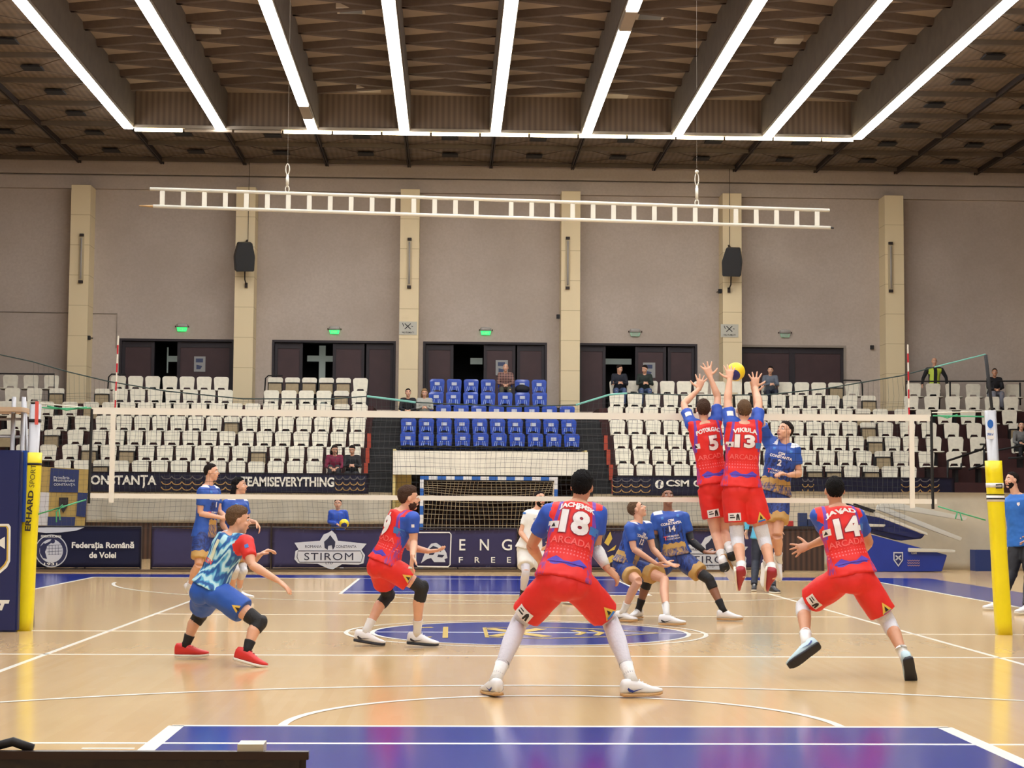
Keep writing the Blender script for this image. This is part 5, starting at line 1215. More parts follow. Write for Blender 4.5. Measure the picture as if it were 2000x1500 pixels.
    jc = np.stack([((co-np.array(pv))@np.array(Rm))/0.18, tt, np.zeros(n)], 1); at1 = me2.attributes.new('jc', 'FLOAT_VECTOR', 'POINT'); at1.data.foreach_set('vector', jc.astype(np.float32).ravel())
    sho = new_obj('shorts' if legw == 'shorts' else 'trousers', me2, shorts, root); HB = BVHTree.FromPolygons([v.co.copy() for v in me2.vertices], [tuple(p.vertices) for p in me2.polygons])
    def sleeve_tube(nm, pts, rr, m): bm = bmesh.new(); tube(bm, pts, rr, 16); return obj(nm, bm, m, root, True)
    for s in ('L', 'R'):
        sh, el, wr, h, k, a, tdir, sd = AR[s]; back = (-(F-sd*F.dot(sd))); back = back.normalized() if back.length > 0.01 else V((0,0,0))
        sk_ = (socks or {}).get(s)
        if sk_: 
            m_, hh = sk_; sleeve_tube('sock', [a-sd*0.0, k.lerp(a, 0.86), k.lerp(a, 0.6+0.2*(1-hh))+back*0.005, k.lerp(a, 0.62+0.24*(1-hh))+back*0.006-sd*(0.30*hh-0.05)*0.2], [0.045*bw, 0.041*bw, 0.049*bw, 0.052*bw], m_)
        pd = (pads or {}).get(s)
        if pd == 'leg': sleeve_tube('compression_legging', [h.lerp(k, 0.5), h.lerp(k, 0.75), h.lerp(k, 0.93), k, k.lerp(a, 0.15)+back*0.008, k.lerp(a, 0.32)+back*0.016, k.lerp(a, 0.6)+back*0.006, k.lerp(a, 0.86)], [0.086*bw, 0.072*bw, 0.064*bw, 0.062*bw, 0.062*bw, 0.065*bw, 0.050*bw, 0.041*bw], mat('legging_white', (206,204,212), 0.75, bump=0.25, bscale=40))
        elif pd: 
            fw = (F-sd*F.dot(sd)); fw = fw.normalized() if fw.length > 0.01 else F
            bm = bmesh.new(); tube(bm, [h.lerp(k, 0.72), h.lerp(k, 0.86), k, k.lerp(a, 0.14), k.lerp(a, 0.27)+back*0.008], [0.074*bw, 0.070*bw, 0.067*bw, 0.065*bw, 0.063*bw], 16); ellipsoid(bm, k+fw*0.022, fw.cross(sd).normalized(), fw, sd, 0.058*bw, 0.056*bw, 0.08*bw)
            me3 = remesh(bm, 0.010, 2); new_obj('knee_pad', me3, pd, root)
        if shoes: m_, ms_ = shoes[:2]; shoe_geo(root, a, tdir, -sd if not (shoes[2:] and shoes[2].get(s)) else shoes[2][s], m_, ms_, 1.0*g, mark)
        if armsleeve and armsleeve.get(s): m_, u0, u1 = armsleeve[s]; 
        if armsleeve and armsleeve.get(s):
            pts = [el.lerp(sh, u0), el, el.lerp(wr, 0.25), el.lerp(wr, 0.6), el.lerp(wr, u1)]; sleeve_tube('arm_sleeve', pts, [0.052*bw, 0.045*bw, 0.049*bw, 0.040*bw, 0.032*bw], m_)
    return dict(root=root, pv=pv, up=up, R=Rm, F=F, S=S, SB=SB, HB=HB, AR=AR, hd=hd, body=body)

def solve(P, Y0, H, signs, foot=None, lean=0.0):
    """P: joint -> pixel (x, y[, extra depth in m]). Depth solved from limb lengths; signs: +1 away from the camera"""
    J = {}; g = H/1.9
    def a3(k, dY=0.0):
        p = P[k]; return at(p[0], p[1], Y0+dY+(p[2] if len(p) > 2 else 0))
    def chain(k, par, L, sg):
        p = P[k]
        if len(p) > 2: J[k] = at(p[0], p[1], Y0+p[2]); return
        Q = J[par]
        for it in range(3):
            Z = at(p[0], p[1], (Q.y if it == 0 else J[k].y)); pr = math.hypot(Z.x-Q.x, Z.z-Q.z); dy = math.sqrt(max(0, L*L-pr*pr)); J[k] = at(p[0], p[1], Q.y+sg*dy)
    J['pv'] = a3('pv'); J['nk'] = a3('nk', lean); J['hd'] = a3('hd', lean)
    for s in 'LR':
        J['s'+s] = a3('s'+s, lean); J['h'+s] = a3('h'+s)
        chain('e'+s, 's'+s, 0.315*g, signs.get('e'+s, 0)); chain('w'+s, 'e'+s, 0.275*g, signs.get('w'+s, 0))
        if foot and s in foot:      # ankle standing on the floor
            p = P['a'+s]; J['a'+s] = atz(p[0], p[1], foot[s]); 
            K = at(P['k'+s][0], P['k'+s][1], (J['h'+s].y+J['a'+s].y)/2)
            L = 0.465*g; pr = math.hypot(K.x-J['h'+s].x, K.z-J['h'+s].z); dy = math.sqrt(max(0, L*L-pr*pr)); ky = J['h'+s].y+signs.get('k'+s, 0)*dy; ky2 = (J['h'+s].y+J['a'+s].y)/2
            J['k'+s] = at(P['k'+s][0], P['k'+s][1], 0.75*ky+0.25*ky2)
        else:
            chain('k'+s, 'h'+s, 0.465*g, signs.get('k'+s, 0)); chain('a'+s, 'k'+s, 0.455*g, signs.get('a'+s, 0))
    return J
def back_print(D, num, name, w_num=0.26, hn=0.24, side=-1, t=0.66, shift=0.0, nt=0.93, wid=1.0):
    up, R, F = D['up'], D['R'], D['F']; n = F*side; ax = up.cross(n).normalized()   # reader's right
    cb = lambda t_, dx=0: D['pv']+up*(D['S']*t_)+ax*dx
    root = D['root']
    decal(root, 'number_outline', text_bm(num, hn*1.06, 0.085, width=wid), cb(t, shift), ax, up, D['SB'], m_numo, 0.005)
    decal(root, 'shirt_number', text_bm(num, hn, 0.05, width=wid), cb(t, shift), ax, up, D['SB'], m_num, 0.008)
    if name:
        vs, fs = text_bm(name, 0.050, 0.045); wd = max(v[0] for v in vs)*2; k = 0.27/wd; decal(root, 'shirt_lettering', ([(x*k, y-1.4*(x*k)**2) for x, y in vs], fs), cb(nt-0.03), ax, up, D['SB'], m_num, 0.006)
def red_extra(D):
    up, R, F = D['up'], D['R'], D['F']; n = -F; ax = up.cross(n).normalized(); cb = lambda t_, dx=0: D['pv']+up*(D['S']*t_)+ax*dx; root = D['root']
    decal(root, 'shirt_lettering', text_bm('ARCADA', 0.055, 0.012), cb(0.40), ax, up, D['SB'], m_letr, 0.006)
    decal(root, 'bridge_print', polyset([[(-0.15,-0.012),(0.15,-0.012),(0.15,0.0),(-0.15,0.0)],[(-0.15,0.0),(-0.09,0.0),(-0.09,0.035)],[(-0.09,0.0),(-0.03,0.0),(-0.09,0.035)],[(0.09,0.0),(0.15,0.0),(0.09,0.035)],[(0.03,0.0),(0.09,0.0),(0.09,0.035)]]), cb(0.115), ax, up, D['SB'], mat('bridge_violet', (84,62,180), 0.6), 0.006)
    decal(root, 'patch', rectp(0.075, 0.055), cb(0.60, -0.155), ax, up, D['SB'], m_patchw, 0.005); decal(root, 'patch', triup(0.03, 0.03), cb(0.60, -0.155), ax, up, D['SB'], m_patchk, 0.008)
    decal(root, 'patch', rectp(0.07, 0.06), cb(0.60, 0.155), ax, up, D['SB'], m_patchb, 0.005)
    decal(root, 'small_crest', rectp(0.03, 0.03), cb(0.855), ax, up, D['SB'], m_num, 0.006)
def shorts_patch(D, s, kind, off=0.0, t=0.52, view=None):
    h, k = D['AR'][s][3], D['AR'][s][4]; d = (k-h).normalized(); n = (view or -D['F']); n = (n-d*n.dot(d)).normalized(); ay = -d; ax = ay.cross(n).normalized(); c = h.lerp(k, t)+ax*off; root = D['root']
    if kind == 'box':
        decal(root, 'shorts_patch', rectp(0.13, 0.085), c, ax, ay, D['HB'], m_patchw, 0.006); decal(root, 'patch_figure', polyset([[(0.01,-0.035),(0.025,-0.035),(0.03,-0.005),(0.035,-0.035),(0.05,-0.035),(0.045,0.02),(0.03,0.035),(0.015,0.02)],[(-0.05,-0.01),(0.0,-0.01),(0.0,0.002),(-0.05,0.002)],[(-0.05,0.015),(-0.01,0.015),(-0.01,0.024),(-0.05,0.024)]]), c, ax, ay, D['HB'], m_patchk, 0.009)
    else:
        decal(root, 'shorts_patch', triup(0.11, 0.11), c, ax, ay, D['HB'], m_patchy if kind == 'tri' else m_patchw, 0.006); decal(root, 'patch_figure', polyset([[(-0.045,-0.055),(0.045,-0.055),(0.035,-0.035),(-0.035,-0.035)]]), c, ax, ay, D['HB'], m_patchb, 0.009); decal(root, 'patch_figure', triup(0.035, 0.045), c-ay*0.005, ax, ay, D['HB'], m_patchk, 0.009)
def armpatch(D, s, m, w_=0.07, h_=0.06, view=None, u=0.3):
    sh, el = D['AR'][s][0], D['AR'][s][1]; d = (el-sh).normalized(); n = view or -YA; n = (n-d*n.dot(d)).normalized(); ay = -d if d.z < 0 else d; ax = ay.cross(n).normalized()
    decal(D['root'], 'sleeve_patch', rectp(w_, h_), sh.lerp(el, u), ax, ay, D['SB'], m, 0.005, reach=0.2)
GR = 'red shirted players on the near side of the net'; 
def dirpx(a, b_, Y, dy=0.0):     # world direction between two pixels at depth Y
    return (at(b_[0], b_[1], Y)-at(a[0], a[1], Y)+YA*dy).normalized()
# ---- 18, centre, back to the camera
Y0 = -6.35
J = solve(dict(hd=(1137,951), nk=(1130,981), pv=(1103,1122), sL=(1072,1003), sR=(1167,1003), hL=(1082,1140), hR=(1126,1140), eL=(1038,1066), wL=(1056,1096), eR=(1163,1070), wR=(1187,1112,0.10),
    kL=(1014,1216), kR=(1192,1214), aL=(966,1334), aR=(1236,1336)), Y0, 1.93, dict(eL=1, wL=1, eR=0, kL=1, kR=1), foot=dict(L=0.10, R=0.10), lean=0.16)
D = person('player in red shirt numbered 18 and white leggings, legs wide apart at centre', J, 1.93, look=V((0.30,1,0.06)), build=1.06, hair=('black','thick'), shirt=m_jred, shorts=m_sred, socks=dict(L=(m_sockw,0.5),R=(m_sockw,0.5)), pads=dict(L='leg',R='leg'),
    shoes=(m_shw, m_sole, dict(L=ZA, R=ZA)), toes=dict(L=V((-0.35,1,-0.05)), R=V((0.95,0.25,0))), mark=mat('mark_navy',(30,50,120),0.5), hands=dict(R=dict(d=V((0.75,0.3,-0.6)), pn=V((-0.2,0.5,-0.6)), curl=0.35)), armsleeve=dict(R=(m_sockw,0.02,0.85)), shorts_len=0.80, sk='tan', hemt=-0.10)
back_print(D, '18', 'JACHEMSK', hn=0.185, t=0.655, wid=1.12, nt=0.91); red_extra(D); shorts_patch(D, 'L', 'box', 0.0, 0.68); shorts_patch(D, 'R', 'tri', 0.0, 0.64)
# ---- 14, right, back to the camera
Y0 = -4.85
J = solve(dict(hd=(1630,958), nk=(1632,987), pv=(1662,1115), sL=(1598,1008), sR=(1674,1008), hL=(1643,1131), hR=(1682,1133), eL=(1619,1050), wL=(1581,1066), eR=(1697,1058), wR=(1686,1078),
    kL=(1568,1184), kR=(1736,1217), aL=(1575,1262,-0.15), aR=(1770,1290)), Y0, 1.93, dict(eL=1, wL=1, eR=1, wR=1, kL=1, kR=0, aR=-1), lean=0.10)
D = person('player in red shirt numbered 14 with white knee pads lunging at right', J, 1.93, look=V((0.02,1,0.1)), build=1.0, hair=('black','short'), shirt=m_jred, shorts=m_sred, socks=dict(L=(m_sockw,0.5),R=(m_sockw,0.5)), pads=dict(L=m_padw,R=m_padw),
    shoes=(m_shb, m_solek, dict(L=V((0.35,0.6,0.75)), R=V((-0.1,0.75,0.55)))), mark=mat('mark_navy',(30,50,120),0.5), toes=dict(L=dirpx((1590,1268),(1546,1300),-4.9,0.0), R=(V((0.25,0.55,-0.8)))), hands=dict(L=dict(d=V((-0.95,0.15,-0.28)), pn=V((0.1,0.9,-0.3)), curl=0.15, spread=0.8), R=dict(d=V((-0.3,0.9,0)))), shorts_len=0.78, sk='tan', hemt=-0.08)
back_print(D, '14', 'JAVAD', hn=0.175, t=0.62, shift=0.03, wid=1.2, nt=0.90); red_extra(D); shorts_patch(D, 'L', 'box', 0.0, 0.6, view=-YA); shorts_patch(D, 'R', 'tri', 0.0, 0.66, view=V((0.2,-1,0))); armpatch(D, 'L', m_patchw, 0.085, 0.07)
# ---- 9, left centre, facing right
Y0 = -2.1
J = solve(dict(hd=(799,973), nk=(788,996), pv=(751,1094), sR=(806,1013,-0.17), sL=(778,1006,0.17), hR=(763,1109,-0.07), hL=(744,1107,0.10), eR=(808,1060), wR=(806,1086), eL=(797,1068,0.18), wL=(838,1077,0.12),
    kR=(823,1148), kL=(757,1162), aR=(814,1242), aL=(711,1238)), Y0, 1.92, dict(eR=0, wR=-1, kR=0, kL=1), foot=dict(R=0.11, L=0.12))
D = person('bearded player in red shirt with black knee pads facing right, left of centre', J, 1.92, look=V((1,0.18,0.02)), build=0.98, hair=('brown','quiff'), beard='brown', shirt=m_jred, shorts=m_sred, socks=dict(L=(m_sockw,0.6),R=(m_sockw,0.6)), pads=dict(L=m_padb,R=m_padb),
    shoes=(m_shw, m_solek, dict(L=V((-0.1,0,1)), R=ZA)), mark=mat('mark_dark',(36,24,30),0.5), toes=dict(R=V((1,-0.12,-0.08)), L=V((1,-0.05,-0.16))), hands=dict(R=dict(d=V((-0.12,-0.1,-1)), pn=V((0.8,0.3,0)), curl=0.2, spread=0.3), L=dict(d=V((1,0,0.12)), pn=V((0.1,0.2,1)), curl=0.2, spread=0.5)), shorts_len=0.62, hemt=-0.05)
back_print(D, '9', None, hn=0.22, t=0.62); red_extra(D); shorts_patch(D, 'R', 'tri', 0.0, 0.5, view=V((0.2,-1,0))); armpatch(D, 'R', m_patchw, 0.03, 0.03)
# white finger tape
bm = bmesh.new(); wr = J['wR']; d = V((-0.12,-0.1,-1)).normalized()
for q in (-0.03,-0.01,0.01,0.03): tube(bm, [wr+d*(0.105)+XA*q*0.5-YA*q*0.8, wr+d*(0.125)+XA*q*0.5-YA*q*0.8], 0.0125, 8)
tag(obj('finger_tape', bm, m_patchw, D['root'], True), None)
# ---- libero in blue, left
Y0 = -3.85
J = solve(dict(hd=(466,1016), nk=(455,1042), pv=(410,1143), sR=(482,1060,-0.16), sL=(442,1050,0.16), hR=(428,1160,-0.08), hL=(404,1160,0.10), eR=(492,1104), wR=(543,1134), eL=(490,1098,0.20), wL=(507,1084,0.12),
    kR=(506,1215), kL=(390,1200), aR=(480,1275), aL=(361,1264)), Y0, 1.86, dict(eR=-0.5, wR=-0.5, kR=-1, kL=1, aR=0), foot=dict(R=0.12, L=0.105))
D = person('player in pale blue swirl shirt with red sleeves crouching at left', J, 1.86, look=V((1,0.22,-0.08)), build=1.0, hair=('light','thick'), shirt=m_jswirl, shorts=m_sroyal, socks=dict(L=(m_sockb,0.6),R=(m_sockb,0.6)), pads=dict(L=m_padb,R=m_padb),
    shoes=(m_shr, m_solew, dict(R=V((0.15,0.1,1)), L=ZA)), toes=dict(R=V((1,-0.25,-0.25)), L=V((1,-0.1,0))), hands=dict(R=dict(d=V((0.75,0.1,-0.6)), pn=V((-0.5,0.2,-0.8)), curl=0.15, spread=0.5), L=dict(d=V((0.85,0.1,0.5)), pn=V((0.5,0,-0.8)), curl=0.5, spread=0.4)), shorts_len=0.62, hemt=-0.05)
up, F = D['up'], D['F']; ax = up.cross(-F).normalized(); cb = lambda t_, dx=0: D['pv']+up*(D['S']*t_)+ax*dx
decal(D['root'], 'shirt_number', text_bm('1', 0.2, 0.05), cb(0.62, 0.03), ax, up, D['SB'], mat('number_cream',(215,220,190),0.6), 0.006); decal(D['root'], 'shirt_lettering', text_bm('CON', 0.045, 0.03), cb(0.40), ax, up, D['SB'], m_letr, 0.006)
shorts_patch(D, 'R', 'tri', 0.0, 0.55, view=-YA); armpatch(D, 'R', m_patchb, 0.035, 0.035)
# ---- 5 and 13, jumping at the net with raised arms
Y0 = -0.42
J = solve(dict(hd=(1374,799), nk=(1375,823), pv=(1394,938), sL=(1349,828), sR=(1399,822), hL=(1382,953), hR=(1409,953,0.05), eL=(1335,789), wL=(1365,760), eR=(1402,776), wR=(1387,736),
    kL=(1398,1043), kR=(1414,1040), aL=(1414,1104), aR=(1429,1083)), Y0, 1.98, dict(eL=1, wL=1, eR=0.6, wR=0.3, kL=1, aL=-1, kR=1, aR=-1))
D = person('player in red shirt numbered 5 jumping with both arms raised at the net', J, 1.98, look=V((0.1,1,0.35)), build=0.92, hair=('brown','crop'), shirt=m_jred, shorts=m_sred, socks=dict(L=(m_sockw,0.8),R=(m_sockw,0.8)), pads=None,
    shoes=(m_shw, m_sole, dict(L=V((-0.6,-0.6,0.45)), R=V((-0.6,-0.6,0.45)))), toes=dict(L=V((0.45,0.25,-0.9)), R=V((0.3,0.25,-0.9))), hands=dict(L=dict(d=V((0.25,0.2,1)), pn=V((0,1,-0.1)), spread=0.9, curl=0.08, side=1), R=dict(d=V((-0.3,0.15,1)), pn=V((0,1,-0.1)), spread=0.9, curl=0.08, side=-1)), shorts_len=0.66, hemt=-0.05)
back_print(D, '5', 'POTOLGAC', hn=0.165, t=0.62, shift=0.03, wid=1.1, nt=0.88); red_extra(D); shorts_patch(D, 'L', 'box', 0.0, 0.55, view=-YA); armpatch(D, 'L', m_patchw, 0.07, 0.06)
for s in 'LR':
    k, a = J['k'+s], J['a'+s]; bm = bmesh.new(); tube(bm, [k.lerp(a, 0.92), a+(a-k).normalized()*0.05], [0.052, 0.056], 12); obj('ankle_brace', bm, m_padb, D['root'], True)
J = solve(dict(hd=(1453,801), nk=(1453,823), pv=(1448,940), sL=(1426,826), sR=(1478,826), hL=(1433,957), hR=(1465,957), eL=(1421,783), wL=(1425,742), eR=(1482,788), wR=(1475,757),
    kL=(1440,1052), kR=(1492,1052), aL=(1450,1121), aR=(1510,1124)) , Y0-0.36, 2.0, dict(eL=0.5, wL=0.5, eR=0.6, wR=1, kL=1, aL=-1, kR=1, aR=-1))
D = person('player in red shirt numbered 13 with white knee pads blocking the ball', J, 2.0, look=V((-0.05,1,0.35)), build=1.05, hair=('light','crop'), shirt=m_jred, shorts=m_sred, socks=dict(L=(m_sockw,0.4),R=(m_sockw,0.4)), pads=dict(L=m_padw,R=m_padw),
    shoes=(m_shd, m_solew, dict(L=V((0,-0.75,0.75)), R=V((0,-0.75,0.75)))), toes=dict(L=V((0.2,0.8,-0.8)), R=V((0.1,0.8,-0.85))), hands=dict(L=dict(d=V((0.05,0.25,1)), pn=V((0,1,-0.1)), spread=0.7, curl=0.12, side=1), R=dict(d=V((0.0,0.1,1)), pn=V((0,1,-0.1)), spread=1.0, curl=0.05, side=-1)), shorts_len=0.66, hemt=-0.10)
back_print(D, '13', 'VIKULA', hn=0.145, t=0.66, wid=1.5, nt=0.88); red_extra(D); shorts_patch(D, 'R', 'tri', 0.01, 0.55, view=-YA); shorts_patch(D, 'L', 'box', -0.03, 0.55, view=-YA); armpatch(D, 'L', m_patchw, 0.07, 0.06)
# ---- the ball
bc = at(1437, 726, -0.10); bm = bmesh.new(); bmesh.ops.create_uvsphere(bm, u_segments=32, v_segments=20, radius=0.105)
b = NB('volleyball_panels', 0.45); tc = b.n('ShaderNodeTexCoord'); w_ = b.n('ShaderNodeTexWave'); w_.inputs['Scale'].default_value = 2.2; w_.inputs['Distortion'].default_value = 2.5; w_.inputs['Detail'].default_value = 0; w_.bands_direction = 'DIAGONAL'
b.l(tc.outputs['Object'], w_.inputs['Vector']); m_ball = b.done(b.mix(b.math('GREATER_THAN', w_.outputs['Fac'], 0.93), (238,208,30), (38,44,110)))
o = obj('volleyball', bm, m_ball, None, True); o.location = bc; o.rotation_euler = (0.4, 0.2, 0.9); tag(o, 'yellow and blue volleyball in the air at the fingertips of player 13', 'ball')
# ---- blue number 2, hitting, far side
Y0 = 0.85
J = solve(dict(hd=(1533,842), nk=(1533,866), pv=(1511,958), sR=(1500,860,0.1), sL=(1551,878,-0.05), hR=(1500,972), hL=(1523,972), eR=(1481,812,-0.05), wR=(1474,768,-0.15), eL=(1561,926), wL=(1540,928,-0.22),
    kR=(1500,1050), kL=(1518,1046), aR=(1497,1118), aL=(1521,1100)), Y0, 2.0, dict(eL=0, kR=-1, kL=-1, aR=1, aL=1))
D = person('player in blue shirt numbered 2 striking at the net beyond the blockers', J, 2.0, look=V((-0.8,-0.55,0.3)), build=0.98, hair=('dark','short'), shirt=m_jblue, shorts=m_shortb, socks=dict(L=(m_sockw,0.6),R=(m_sockw,0.6)),
    shoes=(m_shw, m_solew, dict(L=V((0.3,0.6,0.6)), R=V((0.2,0.6,0.5)))), toes=dict(L=V((0.15,-0.5,-0.9)), R=V((-0.1,-0.5,-0.9))), hands=dict(R=dict(d=V((-0.1,-0.3,1)), pn=V((0,-1,0)), spread=0.5, curl=0.2), L=dict(d=V((-0.9,-0.2,0.25)), pn=V((0.2,0.2,-1)), curl=0.5)), shorts_len=0.66, hemt=-0.05)
up, F = D['up'], D['F']
def front(D, s, t, h, m=m_num, dx=0.0, bold=0.04, n=None):
    up, F = D['up'], D['F']; ax = up.cross(F).normalized(); decal(D['root'], 'shirt_lettering', text_bm(s, h, bold), D['pv']+up*(D['S']*t)+ax*dx, ax, up, D['SB'], m, 0.006)
def blue_front(D, num):
    front(D, 'CSM', 0.76, 0.032); front(D, 'CONSTANTA', 0.69, 0.034); front(D, num, 0.57, 0.075)
    front(D, 'PRIMARIA', 0.40, 0.024, bold=0.01); front(D, 'CONSTANTA', 0.34, 0.020, bold=0.01); front(D, 'T', 0.37, 0.05, m_letr, -0.10)
    ax = D['up'].cross(D['F']).normalized()
    for dx, m in ((-0.10, m_patchb), (0.10, m_patchb)): decal(D['root'], 'small_crest', rectp(0.03, 0.035), D['pv']+D['up']*(D['S']*0.84)+ax*dx, ax, D['up'], D['SB'], m, 0.006)
blue_front(D, '2')
# ---- blue 12 crouching
Y0 = 2.0
J = solve(dict(hd=(1244,995), nk=(1247,1019), pv=(1222,1098), sR=(1230,1032,-0.17), sL=(1264,1028,0.12), hR=(1218,1112,-0.08), hL=(1240,1110,0.08), eR=(1238,1073), wR=(1282,1101), eL=(1275,1072,0.05), wL=(1300,1098,-0.05),
    kR=(1247,1135), kL=(1298,1130), aR=(1215,1199), aL=(1302,1206)), Y0, 1.95, dict(eR=-0.3, wR=-0.7, kR=-1, kL=-1), foot=dict(R=0.10, L=0.10))
D = person('player in blue shirt numbered 12 crouching, hands held forward', J, 1.95, look=V((0.85,-0.12,0.45)), build=0.95, hair=('light','crop'), shirt=m_jblue, shorts=m_shortb, socks=dict(L=(m_sockw,0.6),R=(m_sockw,0.6)),
    shoes=(m_shw, m_sole, dict(L=ZA, R=ZA)), mark=mat('mark_black',(30,30,34),0.5), toes=dict(L=V((1,-0.3,0)), R=V((0.6,-0.6,0))), hands=dict(R=dict(d=V((0.9,-0.2,-0.3)), pn=V((0.1,0.3,1)), curl=0.2), L=dict(d=V((0.9,-0.2,-0.35)), pn=V((0.1,-0.4,1)), curl=0.1, spread=0.6)), shorts_len=0.66, hemt=-0.05)
blue_front(D, '12')
# ---- blue 14
Y0 = 2.55
J = solve(dict(hd=(1304,972), nk=(1304,996), pv=(1318,1080), sR=(1282,1011), sL=(1336,1011), hR=(1305,1094), hL=(1333,1094), eR=(1279,1052), wR=(1286,1082), eL=(1350,1056), wL=(1377,1078),
    kR=(1265,1133), kL=(1385,1132), aR=(1246,1194), aL=(1415,1197)), Y0, 1.95, dict(eR=0, wR=-1, eL=0, wL=-1, kR=-1, kL=-1), foot=dict(R=0.10, L=0.10))
D = person('player in blue shirt numbered 14 with black knee sleeves in a wide crouch', J, 1.95, look=V((0.1,-1,0.35)), build=1.0, sk='dark', hair=('black','crop'), shirt=m_jblue, shorts=m_shortb, socks=dict(L=(m_sockb,0.7),R=(m_sockb,0.7)), pads=dict(L=m_padb,R=m_padb),
    shoes=(m_shw, m_sole, dict(L=ZA, R=ZA)), toes=dict(L=V((0.95,-0.3,0)), R=V((-0.5,-0.85,0))), hands=dict(L=dict(d=V((0.9,-0.3,-0.1)), pn=V((0,-0.3,1)), curl=0.2, spread=0.5)), armsleeve=dict(L=(m_padb,0.35,0.95), R=(m_padb,0.2,0.95)), shorts_len=0.68, hemt=-0.05)
blue_front(D, '14')
# ---- white shirted libero
Y0 = 5.9
J = solve(dict(hd=(1054,975), nk=(1051,993), pv=(1034,1070), sR=(1031,1005), sL=(1072,1005), hR=(1025,1080), hL=(1047,1080), eR=(1017,1040), wR=(1034,1062), eL=(1084,1040), wL=(1070,1062),
    kR=(1027,1118), kL=(1068,1120), aR=(1020,1163), aL=(1108,1166)), Y0, 1.86, dict(eR=-0.3, wR=-1, eL=0, wL=-1, kR=-1, kL=-1), foot=dict(R=0.10, L=0.10))
D = person('bearded player in white shirt and shorts with white leg sleeve behind player 18', J, 1.86, look=V((0.5,-0.85,0.15)), build=0.98, hair=('dark','short'), beard='dark', shirt=m_swhite, shorts=mat('shorts_white',(216,214,206),0.7,bump=0.3,bscale=9), socks=dict(L=(m_sockb,0.5),R=(m_sockb,0.5)), pads=dict(L=m_padw,R='leg'),
    shoes=(mat('shoe_purple',(70,56,120),0.5), m_solew, dict(L=ZA, R=ZA)), toes=dict(L=V((0.4,-0.8,0)), R=V((0,-1,0))), hands=dict(R=dict(curl=0.4)), shorts_len=0.68, hemt=-0.05, vox=0.008, bvox=0.013)
front(D, 'CSM', 0.72, 0.03, m_pn); ax = D['up'].cross(D['F']).normalized(); decal(D['root'], 'small_crest', rectp(0.03,0.035), D['pv']+D['up']*(D['S']*0.82)+ax*0.08, ax, D['up'], D['SB'], m_patchb, 0.006)
for s in 'LR': armpatch(D, s, m_patchb, 0.10, 0.03, view=ZA, u=0.02)
# ---- two standing blue players at left
Y0 = 4.8
J = solve(dict(hd=(413,922), nk=(408,946), pv=(400,1035), sR=(394,962,-0.16), sL=(421,960,0.16), hR=(394,1045,-0.08), hL=(409,1045,0.08), eR=(391,1003), wR=(432,1011), eL=(428,1000,0.14), wL=(446,1013,0.05),
    kR=(388,1103), kL=(414,1106), aR=(368,1152), aL=(420,1164)), Y0, 2.03, dict(eR=0, wR=-0.4, kR=-0.5, aR=1, kL=-0.5, aL=0.2))
D = person('tall player in blue shirt seen in profile, left of the two standing together', J, 2.03, look=V((1,-0.1,0.0)), build=0.96, hair=('dark','crop'), shirt=m_jblue, shorts=m_shortb, socks=dict(L=(m_sockw,0.5),R=(m_sockw,0.4)),
    shoes=(m_shw, m_solek, dict(R=V((-0.9,0.1,0.35)), L=ZA)), toes=dict(R=V((0.45,-0.1,-0.9)), L=V((1,-0.2,0))), hands=dict(R=dict(d=V((0.95,0,0.1)), pn=V((0,0.5,-0.6)), curl=0.5)), shorts_len=0.82, hemt=-0.16, vox=0.008, bvox=0.013)
blue_front(D, '1')
Y0 = 5.2
J = solve(dict(hd=(468,949), nk=(463,971), pv=(456,1057), sR=(443,984,-0.14), sL=(477,984,0.12), hR=(450,1067,-0.06), hL=(468,1067,0.08), eR=(433,1022), wR=(449,1046,-0.25), eL=(484,1018), wL=(500,1020,-0.1),
    kR=(458,1112), kL=(474,1114), aR=(452,1163), aL=(466,1158)), Y0, 1.95, dict(eR=-0.4, eL=0, kR=-0.8, kL=-0.8), foot=dict(R=0.10, L=0.12))
D = person('long haired player in blue shirt standing behind the swirl shirted player', J, 1.95, look=V((1,-0.2,0.1)), build=0.95, hair=('black','long'), shirt=m_jblue, shorts=m_shortb, socks=dict(L=(m_sockw,0.5),R=(m_sockw,0.5)), pads=dict(L=m_padw,R=m_padw),
    shoes=(m_shw, m_solew, dict(R=ZA, L=ZA)), toes=dict(R=V((0.8,-0.5,0)), L=V((1,-0.2,0))), hands=dict(L=dict(d=V((0.55,0,-0.8)), pn=V((-0.8,0,-0.5)), curl=0.4)), shorts_len=0.7, hemt=-0.05, vox=0.008, bvox=0.013)
blue_front(D, '7')
# ---- coach at right
Y0 = 5.27
J = solve(dict(hd=(1976,938), nk=(1983,963), pv=(1996,1052), sR=(1976,979,0.12), sL=(2018,979,-0.06), hR=(1986,1064,0.05), hL=(2008,1064,-0.05), eR=(1985,1026,0.16), wR=(1998,1050,-0.05), eL=(2030,1025), wL=(2010,1050),
    kR=(1976,1122), kL=(2012,1124), aR=(1950,1178), aL=(2006,1186)), Y0, 1.98, dict(eL=0, wL=-0.5, kR=-0.3, kL=-0.3), foot=dict(R=0.10, L=0.10))
D = person('bearded man in blue polo shirt and black trousers standing at the right edge', J, 1.98, look=V((-0.95,-0.3,0.12)), build=1.05, hair=('dark','short'), beard='dark', shirt=mat('polo_blue',(36,104,186),0.65,bump=0.3,bscale=9), shorts=mat('trousers_black',(20,20,26),0.7,bump=0.3,bscale=9), legw='long',
    shoes=(m_shw, m_solew, dict(R=ZA, L=ZA)), toes=dict(R=V((-1,-0.2,0)), L=V((-0.8,-0.5,0))), hands=dict(R=dict(curl=0.5)), hemt=-0.15, vox=0.008, bvox=0.013)
